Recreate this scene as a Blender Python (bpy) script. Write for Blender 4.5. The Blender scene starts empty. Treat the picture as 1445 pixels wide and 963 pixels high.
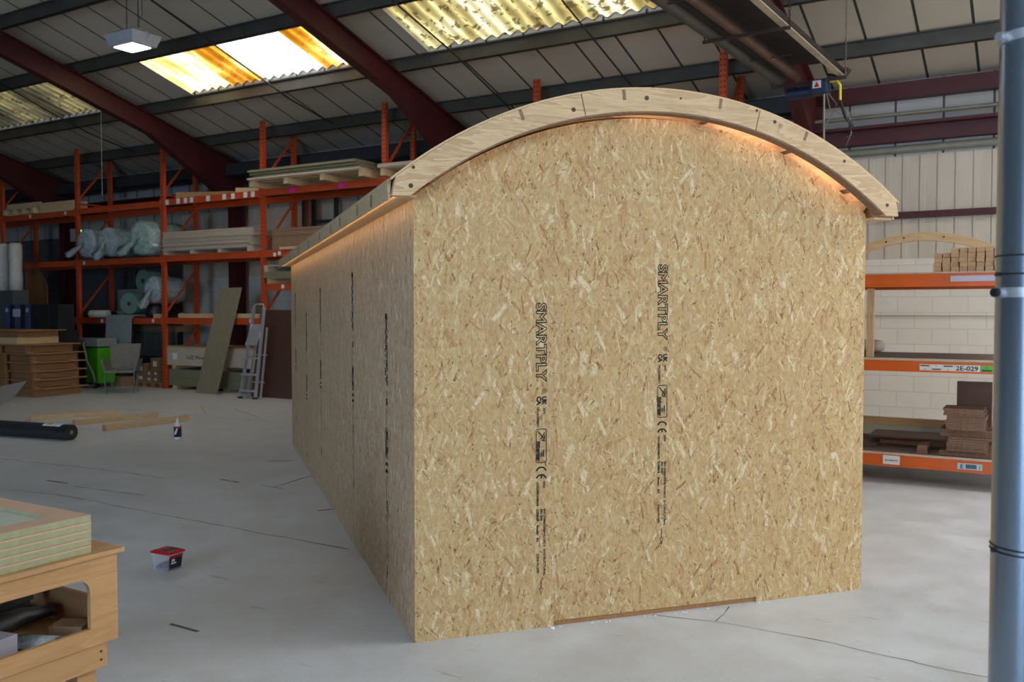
import bpy, bmesh, math, random
from mathutils import Vector, Matrix
random.seed(7)
PI = math.pi
C = bpy.context.scene.collection
S = bpy.context.scene
def clamp(x): return max(0., min(1., x))

# ------------------------------------------------------------------ camera, world, lights, exposure
CAMH = 1.6
FPX = 1262.0
cam = bpy.data.cameras.new('camera'); camo = bpy.data.objects.new('camera', cam); C.objects.link(camo)
camo.location = (0, 0, CAMH); camo.rotation_euler = (PI/2 - math.atan(42.5/FPX), 0, 0)
cam.sensor_width = 36; cam.lens = FPX/1445*36; cam.clip_end = 200
cam.dof.use_dof = True; cam.dof.focus_distance = 4.7; cam.dof.aperture_fstop = 4.0
S.camera = camo
S.view_settings.view_transform = 'Standard'; S.view_settings.look = 'None'
S.view_settings.gamma = 1; S.view_settings.use_curve_mapping = False
S.view_settings.exposure = -0.1
w = bpy.data.worlds.new('world'); S.world = w; w.use_nodes = True
w.node_tree.nodes['Background'].inputs[0].default_value = (0.62, 0.75, 1, 1)
w.node_tree.nodes['Background'].inputs[1].default_value = 1.0

ROOM = math.radians(-30.74)                      # the hall is turned against the camera
RV = Vector((math.cos(ROOM), math.sin(ROOM), 0)); VV = Vector((-math.sin(ROOM), math.cos(ROOM), 0))
def rp(s, t, z=0): return RV*s + VV*t + Vector((0, 0, z))

def area(name, loc, target, sx, sy, power, col):
    l = bpy.data.lights.new(name, 'AREA'); l.shape = 'RECTANGLE'; l.size = sx; l.size_y = sy
    l.energy = power; l.color = col
    o = bpy.data.objects.new(name, l); C.objects.link(o); o.location = loc
    o.rotation_euler = (Vector(target)-Vector(loc)).to_track_quat('-Z', 'Y').to_euler()
    return o
sun = bpy.data.lights.new('sun', 'SUN'); suno = bpy.data.objects.new('sun', sun); C.objects.link(suno)
sun.energy = 22; sun.angle = 0.05; sun.color = (1, .97, .9)
suno.rotation_euler = Vector((-.25, -.25, -1)).to_track_quat('-Z', 'Y').to_euler()
area('door_daylight', (-6.8, -7.3, 2.6), (-1.0, 5, .6), 4.6, 4.4, 900, (.50, .73, 1))
area('side_door_daylight', rp(8.4, 6.5, 2.6), rp(1, 7.2, 0.2), 4.0, 4.2, 420, (1, .97, .92))
area('overhead_fill', (3.5, -4.5, 6.6), (1.0, 4.6, .8), 7, 1.6, 260, (.92, .95, 1))  # added fill aimed at the hut front; the roof has no opening there
area('right_floor_fill', rp(4.0, 9.0, 6.0), rp(1.5, 6.5, 0), 4.5, 1.3, 560, (1, .98, .95))  # added to brighten the floor right of the hut; no rooflight above it

# ------------------------------------------------------------------ node helpers and materials
class NT:
    def __init__(s, name):
        s.m = bpy.data.materials.new(name); s.m.use_nodes = True
        s.t = s.m.node_tree; s.n = s.t.nodes; s.b = s.n['Principled BSDF']
    def add(s, typ, **kw):
        n = s.n.new(typ)
        for k, v in kw.items(): setattr(n, k, v)
        return n
    def L(s, a, b): s.t.links.new(a, b)
    def setin(s, inp, v):
        if hasattr(v, 'is_output') or isinstance(v, bpy.types.NodeSocket): s.L(v, inp)
        else: inp.default_value = v
    def math(s, op, a, b=0., c=None, cl=False):
        n = s.add('ShaderNodeMath', operation=op); n.use_clamp = cl
        s.setin(n.inputs[0], a); s.setin(n.inputs[1], b)
        if c is not None: s.setin(n.inputs[2], c)
        return n.outputs[0]
    def mix(s, f, a, b, mode='MIX'):
        n = s.add('ShaderNodeMix', data_type='RGBA', blend_type=mode)
        s.setin(n.inputs[0], f)
        for i, v in ((6, a), (7, b)):
            if isinstance(v, (tuple, list)): v = (v[0], v[1], v[2], 1)
            s.setin(n.inputs[i], v)
        return n.outputs[2]
    def ramp(s, f, stops, interp='LINEAR'):
        n = s.add('ShaderNodeValToRGB'); cr = n.color_ramp; cr.interpolation = interp
        while len(cr.elements) < len(stops): cr.elements.new(.5)
        for e, (p, c) in zip(cr.elements, stops):
            e.position = p; e.color = (c[0], c[1], c[2], 1) if isinstance(c, (tuple, list)) else (c, c, c, 1)
        s.setin(n.inputs[0], f); return n.outputs[0]
    def obj(s): return s.add('ShaderNodeTexCoord').outputs['Object']
    def mapping(s, v, scale=(1, 1, 1), loc=(0, 0, 0), rot=(0, 0, 0)):
        n = s.add('ShaderNodeMapping'); s.L(v, n.inputs[0])
        n.inputs['Scale'].default_value = scale; n.inputs['Location'].default_value = loc; n.inputs['Rotation'].default_value = rot
        return n.outputs[0]
    def noise(s, v, scale, detail=3, rough=.5, dist=0):
        n = s.add('ShaderNodeTexNoise'); s.L(v, n.inputs['Vector']); n.inputs['Scale'].default_value = scale
        n.inputs['Detail'].default_value = detail; n.inputs['Roughness'].default_value = rough; n.inputs['Distortion'].default_value = dist
        return n.outputs['Fac']
    def bump(s, h, strength=.2, dist=.01):
        n = s.add('ShaderNodeBump'); n.inputs['Strength'].default_value = strength; n.inputs['Distance'].default_value = dist
        s.L(h, n.inputs['Height']); s.L(n.outputs[0], s.b.inputs['Normal'])
    def base(s, c, rough=.5, metal=0, spec=None):
        if isinstance(c, (tuple, list)): s.b.inputs['Base Color'].default_value = (c[0], c[1], c[2], 1)
        else: s.L(c, s.b.inputs['Base Color'])
        s.setin(s.b.inputs['Roughness'], rough); s.setin(s.b.inputs['Metallic'], metal)
        if spec is not None: s.b.inputs['Specular IOR Level'].default_value = spec
        return s.m

def plain(name, col, rough=.5, metal=0, var=.12, scale=6, bump=0, spec=None):
    n = NT(name); o = n.obj()
    f = n.noise(o, scale, 5, .6)
    c = n.mix(n.ramp(f, [(.3, 0.), (.7, 1.)]), tuple(x*(1-var) for x in col), tuple(min(1, x*(1+var)) for x in col))
    if bump: n.bump(n.noise(o, scale*12, 4), bump, .004)
    return n.base(c, rough, metal, spec)

def wood(name, light, dark, axis='x', scale=6, rough=.6, knots=True):
    n = NT(name); o = n.obj()
    sc = {'x': (1, 9, 9), 'y': (9, 1, 9), 'z': (9, 9, 1)}[axis]
    info = n.add('ShaderNodeObjectInfo').outputs['Random']
    off = n.add('ShaderNodeCombineXYZ'); n.L(n.math('MULTIPLY', info, 37.), off.inputs[0]); n.L(n.math('MULTIPLY', info, 91.), off.inputs[1])
    va = n.add('ShaderNodeVectorMath', operation='ADD'); n.L(o, va.inputs[0]); n.L(off.outputs[0], va.inputs[1])
    m = n.mapping(va.outputs[0], sc)
    a = n.noise(m, scale*.35, 4, .55, .6)
    bands = n.math('FRACT', n.math('MULTIPLY', a, 7.))
    fine = n.noise(m, scale*3, 4, .7)
    f = n.math('ADD', n.math('MULTIPLY', bands, .45), n.math('MULTIPLY', fine, .6))
    c = n.mix(n.ramp(f, [(.25, 0.), (.85, 1.)]), dark, light)
    c = n.mix(n.math('MULTIPLY', info, .35), c, tuple(x*.72 for x in light))
    if knots:
        v = n.add('ShaderNodeTexVoronoi'); n.L(n.mapping(va.outputs[0], (3, 3, 3)), v.inputs['Vector']); v.inputs['Scale'].default_value = 1.4
        k = n.ramp(v.outputs['Distance'], [(.035, 1.), (.075, 0.)])
        c = n.mix(n.math('MULTIPLY', k, .6), c, tuple(x*.35 for x in dark))
    n.bump(f, .12, .003)
    return n.base(c, rough)

def osb(name, axis, tint=(1, 1, 1)):
    """strand board: layers of turned rectangular flakes over each other"""
    n = NT(name); o = n.obj()
    sep = n.add('ShaderNodeSeparateXYZ'); n.L(o, sep.inputs[0])
    cmb = n.add('ShaderNodeCombineXYZ'); n.L(sep.outputs[axis], cmb.inputs[0]); n.L(sep.outputs[2], cmb.inputs[1])
    warp = n.add('ShaderNodeTexNoise'); n.L(cmb.outputs[0], warp.inputs['Vector']); warp.inputs['Scale'].default_value = 22; warp.inputs['Detail'].default_value = 2
    wv = n.add('ShaderNodeVectorMath', operation='MULTIPLY_ADD'); n.L(warp.outputs['Color'], wv.inputs[0])
    wv.inputs[1].default_value = (.012, .012, 0); n.L(cmb.outputs[0], wv.inputs[2])
    P = wv.outputs[0]
    pal = [(0., (.22, .085, .03)), (.035, (.40, .19, .08)), (.09, (.50, .30, .14)), (.2, (.57, .385, .195)), (.5, (.62, .45, .245)), (.75, (.66, .50, .29)), (.93, (.73, .595, .39)), (1., (.80, .70, .52))]
    base = n.noise(n.mapping(P, (40, 13, 1)), 2.0, 6, .75, .6)
    hue = n.noise(P, 9, 3, .6)
    col = n.ramp(base, [(.26, (.36, .20, .10)), (.40, (.50, .335, .17)), (.52, (.60, .43, .235)), (.64, (.66, .50, .29)), (.80, (.78, .66, .46))])
    col = n.mix(n.ramp(hue, [(.45, 0.), (.7, .45)]), col, (.58, .36, .19))
    LAY = [(9, .50, .17, 1.6, .9), (6.5, .50, .15, 1.8, .85), (13, .5, .15, 2.2, .9), (18, .5, .12, 2.4, .85), (11, .5, .10, 2.0, .9), (24, .5, .11, 2.8, .8), (7, .48, .10, 1.8, .85), (16, .5, .065, 2.4, .85), (28, .5, .08, 3.0, .8), (20, .5, .05, 2.6, .9), (8.5, .42, .055, 2.2, .8)]
    palR = [(0., (.30, .12, .05)), (.3, (.46, .22, .10)), (.6, (.58, .34, .20)), (1., (.62, .44, .28))]
    palL = [(0., (.44, .24, .12)), (.10, (.53, .34, .18)), (.22, (.58, .39, .235)), (.5, (.62, .45, .26)), (.72, (.68, .52, .32)), (.90, (.77, .64, .44)), (1., (.84, .74, .58))]
    for k, (sc, lx, ly, sp, op) in enumerate(LAY):
        v = n.add('ShaderNodeTexVoronoi', voronoi_dimensions='2D'); v.inputs['Randomness'].default_value = 1
        m = n.mapping(P, (sc*1.25, sc, 1), (k*3.37, k*7.13, 0)); n.L(m, v.inputs['Vector']); v.inputs['Scale'].default_value = 1
        cs = n.add('ShaderNodeSeparateColor'); n.L(v.outputs['Color'], cs.inputs[0])
        d = n.add('ShaderNodeVectorMath', operation='SUBTRACT'); n.L(m, d.inputs[0]); n.L(v.outputs['Position'], d.inputs[1])
        ang = n.math('ADD', n.math('MULTIPLY', n.math('SUBTRACT', cs.outputs[0], .5), sp), PI/2)
        rot = n.add('ShaderNodeVectorRotate', rotation_type='Z_AXIS'); n.L(d.outputs[0], rot.inputs['Vector']); n.L(n.math('MULTIPLY', ang, -1.), rot.inputs['Angle'])
        ds = n.add('ShaderNodeSeparateXYZ'); n.L(rot.outputs[0], ds.inputs[0])
        mx = n.math('DIVIDE', n.math('ABSOLUTE', ds.outputs[0]), lx)
        my = n.math('DIVIDE', n.math('ABSOLUTE', n.math('ADD', ds.outputs[1], n.math('MULTIPLY', n.math('SUBTRACT', base, .5), .10))), n.math('MULTIPLY', n.math('ADD', cs.outputs[2], .3), ly))
        dd = n.math('MAXIMUM', mx, my)
        mask = n.ramp(dd, [(.80, op), (1., 0.)])
        fc = n.ramp(n.math('ADD', cs.outputs[1], n.math('MULTIPLY', n.math('SUBTRACT', base, .5), 1.1)), palL if k in (0, 1, 6) else palR if k == 10 else pal)
        fc = n.mix(1., fc, n.ramp(dd, [(.66, 1.), (.98, .64)]), 'MULTIPLY')
        use = n.math('MULTIPLY', mask, n.math('GREATER_THAN', n.math('FRACT', n.math('MULTIPLY', cs.outputs[1], 13.)), .66 if k == 10 else .12))
        col = n.mix(use, col, fc)
    v = n.add('ShaderNodeTexVoronoi', voronoi_dimensions='2D'); n.L(n.mapping(P, (30, 17, 1)), v.inputs['Vector']); v.inputs['Scale'].default_value = 1
    cs = n.add('ShaderNodeSeparateColor'); n.L(v.outputs['Color'], cs.inputs[0])
    spot = n.math('MULTIPLY', n.ramp(v.outputs['Distance'], [(.07, 1.), (.12, 0.)]), n.math('GREATER_THAN', cs.outputs[0], .88))
    col = n.mix(n.math('MULTIPLY', spot, .8), col, (.07, .035, .02))
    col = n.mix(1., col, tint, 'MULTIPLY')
    n.bump(n.noise(n.mapping(P, (60, 25, 1)), 2, 4, .7), .25, .003)
    return n.base(col, .62, 0, .3)

M = {}
M['osb_x'] = osb('strand_board_front', 0, (.84, .81, .70)); M['osb_y'] = osb('strand_board_side', 1, (.95, .89, .95))  # side copy tinted greyer pink: grazing sheen painted into its colour
M['pine'] = wood('pine_timber', (.70, .52, .31), (.54, .36, .18), 'x')
M['pine_y'] = wood('pine_timber_long', (.70, .52, .31), (.54, .36, .18), 'y')
M['pine_z'] = wood('pine_timber_upright', (.60, .43, .26), (.42, .27, .13), 'z')
M['ribwood'] = wood('laminated_rib_wood', (.70, .52, .31), (.42, .26, .13), 'x', 4)
M['ply'] = wood('birch_plywood', (.50, .295, .125), (.38, .205, .08), 'y', 3, .45, False)
M['deal'] = wood('red_brown_timber', (.42, .22, .09), (.28, .13, .05), 'y', 6, .7, False)
M['paleply'] = wood('pale_plywood', (.58, .48, .38), (.46, .37, .29), 'x', 3, .7, False)
M['walnut'] = wood('dark_walnut_board', (.10, .045, .03), (.05, .022, .015), 'z', 6, .5, False)
M['chip'] = plain('brown_chipboard', (.20, .115, .075), .8, 0, .35, 60)
M['chipdark'] = plain('brown_board_face', (.13, .075, .055), .55, 0, .15, 5)
M['endgrain'] = wood('sawn_timber_end', (.60, .42, .25), (.42, .26, .13), 'x', 8, .8, False)
M['knot'] = plain('dark_knot', (.05, .03, .02), .6)
M['slot'] = plain('batten_end_grain', (.22, .13, .08), .7, 0, .3, 60)
M['ink'] = plain('black_print_ink', (.006, .006, .008), .6)
M['orange'] = plain('orange_rack_paint', (.52, .070, .018), .45, 0, .12, 3)
M['orangebeam'] = plain('orange_beam_paint', (.62, .11, .008), .42, 0, .10, 3)
M['maroon'] = plain('maroon_steel_paint', (.060, .006, .008), .5, 0, .25, 2)
M['purlin'] = plain('galvanised_purlin', (.072, .066, .056), .5, .2, .2, 2)
M['darksteel'] = plain('dark_grey_steel', (.045, .05, .055), .5, .3, .2, 4)
M['heater'] = plain('sooty_steel', (.038, .030, .025), .55, .3, .4, 5)
M['tube'] = plain('heated_brown_tube', (.13, .075, .05), .5, .4, .3, 7)
M['hood_lip'] = plain('bright_reflector_lip', (.75, .66, .50), .35, .6, .15, 7)
M['rust'] = plain('rusty_bracket', (.045, .025, .02), .7, .2)
M['wire'] = plain('dark_cable', (.02, .018, .018), .6)
M['pipegrey'] = plain('grey_green_pipe', (.22, .22, .18), .5, .2)
M['rubber'] = plain('black_plastic', (.015, .015, .018), .45)
M['white'] = plain('white_paper_label', (.72, .72, .72), .7, 0, .04)
M['magenta'] = plain('magenta_sticker', (.75, .02, .30), .6, 0, .05)
M['green_label'] = plain('green_label', (.10, .45, .07), .6, 0, .05)
M['lilac'] = plain('pale_lilac_label', (.50, .49, .60), .6, 0, .04)
M['bluelabel'] = plain('pale_blue_label', (.42, .56, .62), .6, 0, .04)
M['yellow'] = plain('yellow_plastic', (.75, .60, .03), .4)
M['bluebox'] = plain('blue_enamel', (.015, .03, .075), .4)
M['olive'] = wood('olive_green_board', (.275, .235, .155), (.215, .175, .11), 'z', 2.5, .6, False)
M['olivemdf'] = plain('green_moisture_board', (.20, .185, .105), .75, 0, .10, 20)
M['salmon'] = plain('salmon_board_face', (.52, .35, .25), .65, 0, .06, 9)
M['sage'] = plain('sage_green_board_edge', (.32, .33, .19), .8, 0, .12, 25)
M['sagepanel'] = plain('pale_sage_panel', (.42, .46, .38), .6, 0, .05, 9)
M['alu'] = plain('brushed_aluminium', (.52, .53, .56), .38, .6, .12, 14)
M['cardboard'] = plain('brown_cardboard', (.27, .16, .09), .8, 0, .12, 8)
M['wicker'] = plain('grey_wicker', (.17, .16, .14), .8, 0, .35, 45, .4)
M['foam'] = plain('translucent_foam_sheet', (.24, .28, .28), .7, 0, .1, 10)
M['greenfoam'] = plain('green_underlay', (.12, .22, .18), .8, 0, .2, 30, .3)
M['cotton'] = plain('white_fabric_roll', (.55, .54, .50), .8, 0, .12, 9, .4)
M['cabgrey'] = plain('grey_green_enamel', (.075, .09, .095), .5)
M['navy'] = plain('navy_blue_case', (.05, .08, .17), .45)
M['blackcase'] = plain('black_case', (.014, .016, .018), .5)
M['lime'] = plain('lime_green_plastic', (.07, .38, .01), .45)
M['greyplastic'] = plain('mid_grey_plastic', (.22, .24, .25), .5)
M['laminate'] = plain('grey_blue_laminate', (.36, .40, .46), .35, 0, .06)
M['membrane'] = plain('black_roll_membrane', (.025, .026, .03), .35, 0, .3, 8)
M['goldprint'] = plain('gold_print', (.55, .33, .03), .5)
M['blueprint'] = plain('blue_print', (.02, .04, .25), .5)
M['red'] = plain('red_plastic', (.50, .008, .02), .3, 0, .08)
M['bottle'] = plain('white_plastic', (.72, .73, .76), .35, 0, .04)
M['screws'] = plain('zinc_screws', (.16, .15, .20), .4, .7, .5, 120, .6)
M['cardgrey'] = plain('grey_card', (.30, .30, .36), .6, 0, .08)
M['bagdark'] = plain('black_bag', (.02, .02, .022), .35, 0, .3, 20, .5)
M['foamcrumb'] = plain('white_foam_crumbs', (.85, .87, .9), .6)
M['copper'] = plain('brown_pipe', (.16, .05, .03), .5, .2)
M['galv'] = NT('galvanised_duct').base((.25, .30, .36), .26, .75)

def slots(name, col):
    n = NT(name); o = n.obj(); s = n.add('ShaderNodeSeparateXYZ'); n.L(o, s.inputs[0])
    fz = n.math('FRACT', n.math('MULTIPLY', s.outputs[2], 1/.075))
    mz = n.math('LESS_THAN', n.math('ABSOLUTE', n.math('SUBTRACT', fz, .5)), .17)
    ax = n.math('ABSOLUTE', n.math('SUBTRACT', n.math('ABSOLUTE', s.outputs[0]), .024))
    mx = n.math('LESS_THAN', ax, .009)
    my = n.math('LESS_THAN', s.outputs[1], .002)
    k = n.math('MULTIPLY', n.math('MULTIPLY', mz, mx), my)
    c = n.mix(n.noise(o, 3, 3), tuple(x*.85 for x in col), tuple(x*1.1 for x in col))
    return n.base(n.mix(k, c, (.015, .006, .005)), .45)
M['upright'] = slots('perforated_orange_steel', (.56, .075, .018))

def shiny_wrap(name, col, col2):
    n = NT(name); o = n.obj()
    f = n.noise(o, 9, 6, .7, 1.5)
    c = n.mix(n.ramp(f, [(.35, 0.), (.65, 1.)]), col, col2)
    n.bump(n.noise(o, 11, 5, .75, 2.5), 1., .06)
    return n.base(c, .14, 0, 1.)
M['wrap'] = shiny_wrap('clear_plastic_wrap', (.32, .46, .55), (.74, .82, .86))
M['wrapgreen'] = shiny_wrap('plastic_wrapped_foam', (.26, .48, .48), (.66, .80, .79))
def clear(name, col, alpha):
    n = NT(name); n.b.inputs['Alpha'].default_value = alpha; m = n.base(col, .15)
    return m
M['clear'] = clear('clear_plastic', (.8, .8, .86), .22)

# --- concrete floor
def floor_mat():
    n = NT('worn_concrete'); o = n.obj()
    big = n.noise(o, .45, 5, .6, .4); mid = n.noise(o, 2.7, 7, .65, .3); fine = n.noise(n.mapping(o, (14, 30, 1)), 3, 6, .75)
    c = n.mix(n.ramp(big, [(.35, 0.), (.65, 1.)]), (.52, .555, .59), (.62, .66, .70))
    c = n.mix(n.math('MULTIPLY', n.ramp(mid, [(.35, 1.), (.62, 0.)]), .60), c, (.43, .43, .425))
    c = n.mix(n.math('MULTIPLY', n.ramp(fine, [(.5, 0.), (.72, 1.)]), .45), c, (.74, .75, .76))
    sc = n.noise(n.mapping(o, (1.2, 9, 1), rot=(0, 0, .5)), 2.2, 3, .5)
    c = n.mix(n.math('MULTIPLY', n.ramp(sc, [(.69, 0.), (.72, 1.)]), .45), c, (.22, .21, .20))
    dots = n.noise(o, 38, 2, .5)
    c = n.mix(n.math('MULTIPLY', n.ramp(dots, [(.74, 0.), (.78, 1.)]), .6), c, (.13, .13, .13))
    # roughness follows the mid-scale noise
    n.L(n.ramp(mid, [(.3, .26), (.7, .50)]), n.b.inputs['Roughness'])
    m = n.base(c, .4, 0, .5)
    n.t.links.remove(n.b.inputs['Roughness'].links[0]) if n.b.inputs['Roughness'].links else None
    n.L(n.ramp(mid, [(.3, .30), (.7, .52)]), n.b.inputs['Roughness'])
    n.bump(n.math('ADD', fine, mid), .35, .006)
    return m
M['floor'] = floor_mat()
M['crack'] = plain('dark_floor_crack', (.13, .125, .12), .8, 0, .4, 30)

def lined(name, col, axis, pitch, width, linecol, off=0., rough=.6, dirt=.3):
    n = NT(name); o = n.obj(); s = n.add('ShaderNodeSeparateXYZ'); n.L(o, s.inputs[0])
    f = n.math('FRACT', n.math('DIVIDE', n.math('ADD', s.outputs[axis], 200*pitch+off), pitch))
    k = n.math('LESS_THAN', f, width/pitch)
    c = n.mix(n.math('MULTIPLY', n.ramp(n.noise(o, .9, 5, .6), [(.4, 0.), (.75, 1.)]), dirt), col, tuple(x*.6 for x in col))
    return n.base(n.mix(k, c, linecol), rough)
M['lining'] = lined('roof_lining_board', (.54, .48, .39), 0, .635, .035, (.035, .035, .033), .2)
M['wallpanel'] = lined('wall_lining_panel', (.46, .45, .44), 0, .62, .03, (.06, .06, .06), .02)

def clad():
    n = NT('ribbed_wall_cladding'); o = n.obj(); s = n.add('ShaderNodeSeparateXYZ'); n.L(o, s.inputs[0])
    c = n.mix(n.math('MULTIPLY', n.ramp(n.noise(n.mapping(o, (3, 3, .6)), 1.5, 4), [(.4, 0.), (.8, 1.)]), .35), (.58, .51, .42), (.34, .28, .21))
    return n.base(c, .5)
M['clad'] = clad()
def blocks(name, c1, c2, mortar):
    n = NT(name); o = n.obj(); s = n.add('ShaderNodeSeparateXYZ'); n.L(o, s.inputs[0])
    cb = n.add('ShaderNodeCombineXYZ'); n.L(s.outputs[0], cb.inputs[0]); n.L(s.outputs[2], cb.inputs[1])
    b = n.add('ShaderNodeTexBrick'); n.L(cb.outputs[0], b.inputs['Vector']); b.inputs['Scale'].default_value = 1
    b.inputs['Brick Width'].default_value = .45; b.inputs['Row Height'].default_value = .225; b.inputs['Mortar Size'].default_value = .006
    b.inputs['Mortar Smooth'].default_value = .6
    b.inputs['Color1'].default_value = (*c1, 1); b.inputs['Color2'].default_value = (*c2, 1); b.inputs['Mortar'].default_value = (*mortar, 1)
    c = n.mix(n.math('MULTIPLY', n.ramp(n.noise(o, 3, 6, .7), [(.5, 0.), (.8, 1.)]), .3), b.outputs['Color'], tuple(x*.55 for x in c1))
    n.bump(b.outputs['Fac'], -.25, .01)
    return n.base(c, .7)
M['blockwhite'] = blocks('white_painted_blockwork', (.74, .69, .61), (.70, .65, .57), (.54, .50, .44))
M['blockdark'] = blocks('bare_grey_blockwork', (.085, .09, .10), (.07, .075, .085), (.13, .13, .135))

def sheet(name, stops, spotcol, spotamt, trans, sc=(1, .25, 1)):
    """translucent corrugated roof sheet lit by the sky from outside"""
    n = NT(name); o = n.obj()
    f = n.noise(n.mapping(o, sc), 1.6, 3, .6)
    c = n.ramp(f, stops)
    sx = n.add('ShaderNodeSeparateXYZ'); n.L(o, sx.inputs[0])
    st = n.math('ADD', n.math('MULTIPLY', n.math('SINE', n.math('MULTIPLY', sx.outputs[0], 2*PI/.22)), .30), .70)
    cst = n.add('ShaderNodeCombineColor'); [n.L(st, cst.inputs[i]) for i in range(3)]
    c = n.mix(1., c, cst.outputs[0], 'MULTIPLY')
    sp = n.noise(o, 8, 3, .6)
    c = n.mix(n.math('MULTIPLY', n.ramp(sp, [(.55, 0.), (.61, 1.)]), spotamt), c, spotcol)
    tr = n.add('ShaderNodeBsdfTranslucent'); n.L(c, tr.inputs[0])
    mx = n.add('ShaderNodeMixShader'); mx.inputs[0].default_value = trans
    n.base(c, .5); n.L(n.b.outputs[0], mx.inputs[1]); n.L(tr.outputs[0], mx.inputs[2])
    out = n.n['Material Output']; n.L(mx.outputs[0], out.inputs[0])
    return n.m
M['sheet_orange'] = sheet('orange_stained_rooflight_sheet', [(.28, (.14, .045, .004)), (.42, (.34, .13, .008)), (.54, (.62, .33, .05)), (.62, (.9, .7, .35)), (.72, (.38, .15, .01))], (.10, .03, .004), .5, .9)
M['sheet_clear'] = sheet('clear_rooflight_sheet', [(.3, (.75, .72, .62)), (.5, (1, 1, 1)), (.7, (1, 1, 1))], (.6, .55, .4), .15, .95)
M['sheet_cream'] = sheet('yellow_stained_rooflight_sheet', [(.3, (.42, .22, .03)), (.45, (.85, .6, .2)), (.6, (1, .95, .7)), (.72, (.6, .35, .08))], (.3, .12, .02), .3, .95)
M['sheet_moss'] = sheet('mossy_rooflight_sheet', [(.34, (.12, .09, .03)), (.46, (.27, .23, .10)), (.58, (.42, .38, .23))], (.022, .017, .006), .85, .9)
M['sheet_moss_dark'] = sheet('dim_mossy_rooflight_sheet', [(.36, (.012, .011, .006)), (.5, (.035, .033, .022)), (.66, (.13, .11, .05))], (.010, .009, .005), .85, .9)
M['glow'] = NT('lamp_glass').m
M['glow'].node_tree.nodes['Principled BSDF'].inputs['Emission Color'].default_value = (.85, .95, 1, 1)
M['glow'].node_tree.nodes['Principled BSDF'].inputs['Emission Strength'].default_value = 9
M['greenled'] = NT('green_indicator').m
M['greenled'].node_tree.nodes['Principled BSDF'].inputs['Emission Color'].default_value = (.05, 1, .25, 1)
M['greenled'].node_tree.nodes['Principled BSDF'].inputs['Emission Strength'].default_value = 2.5
M['lampbody'] = plain('pale_grey_lamp_housing', (.42, .44, .46), .5, .1)
M['outer'] = plain('outer_roof_skin', (.3, .3, .3), .8)

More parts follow.
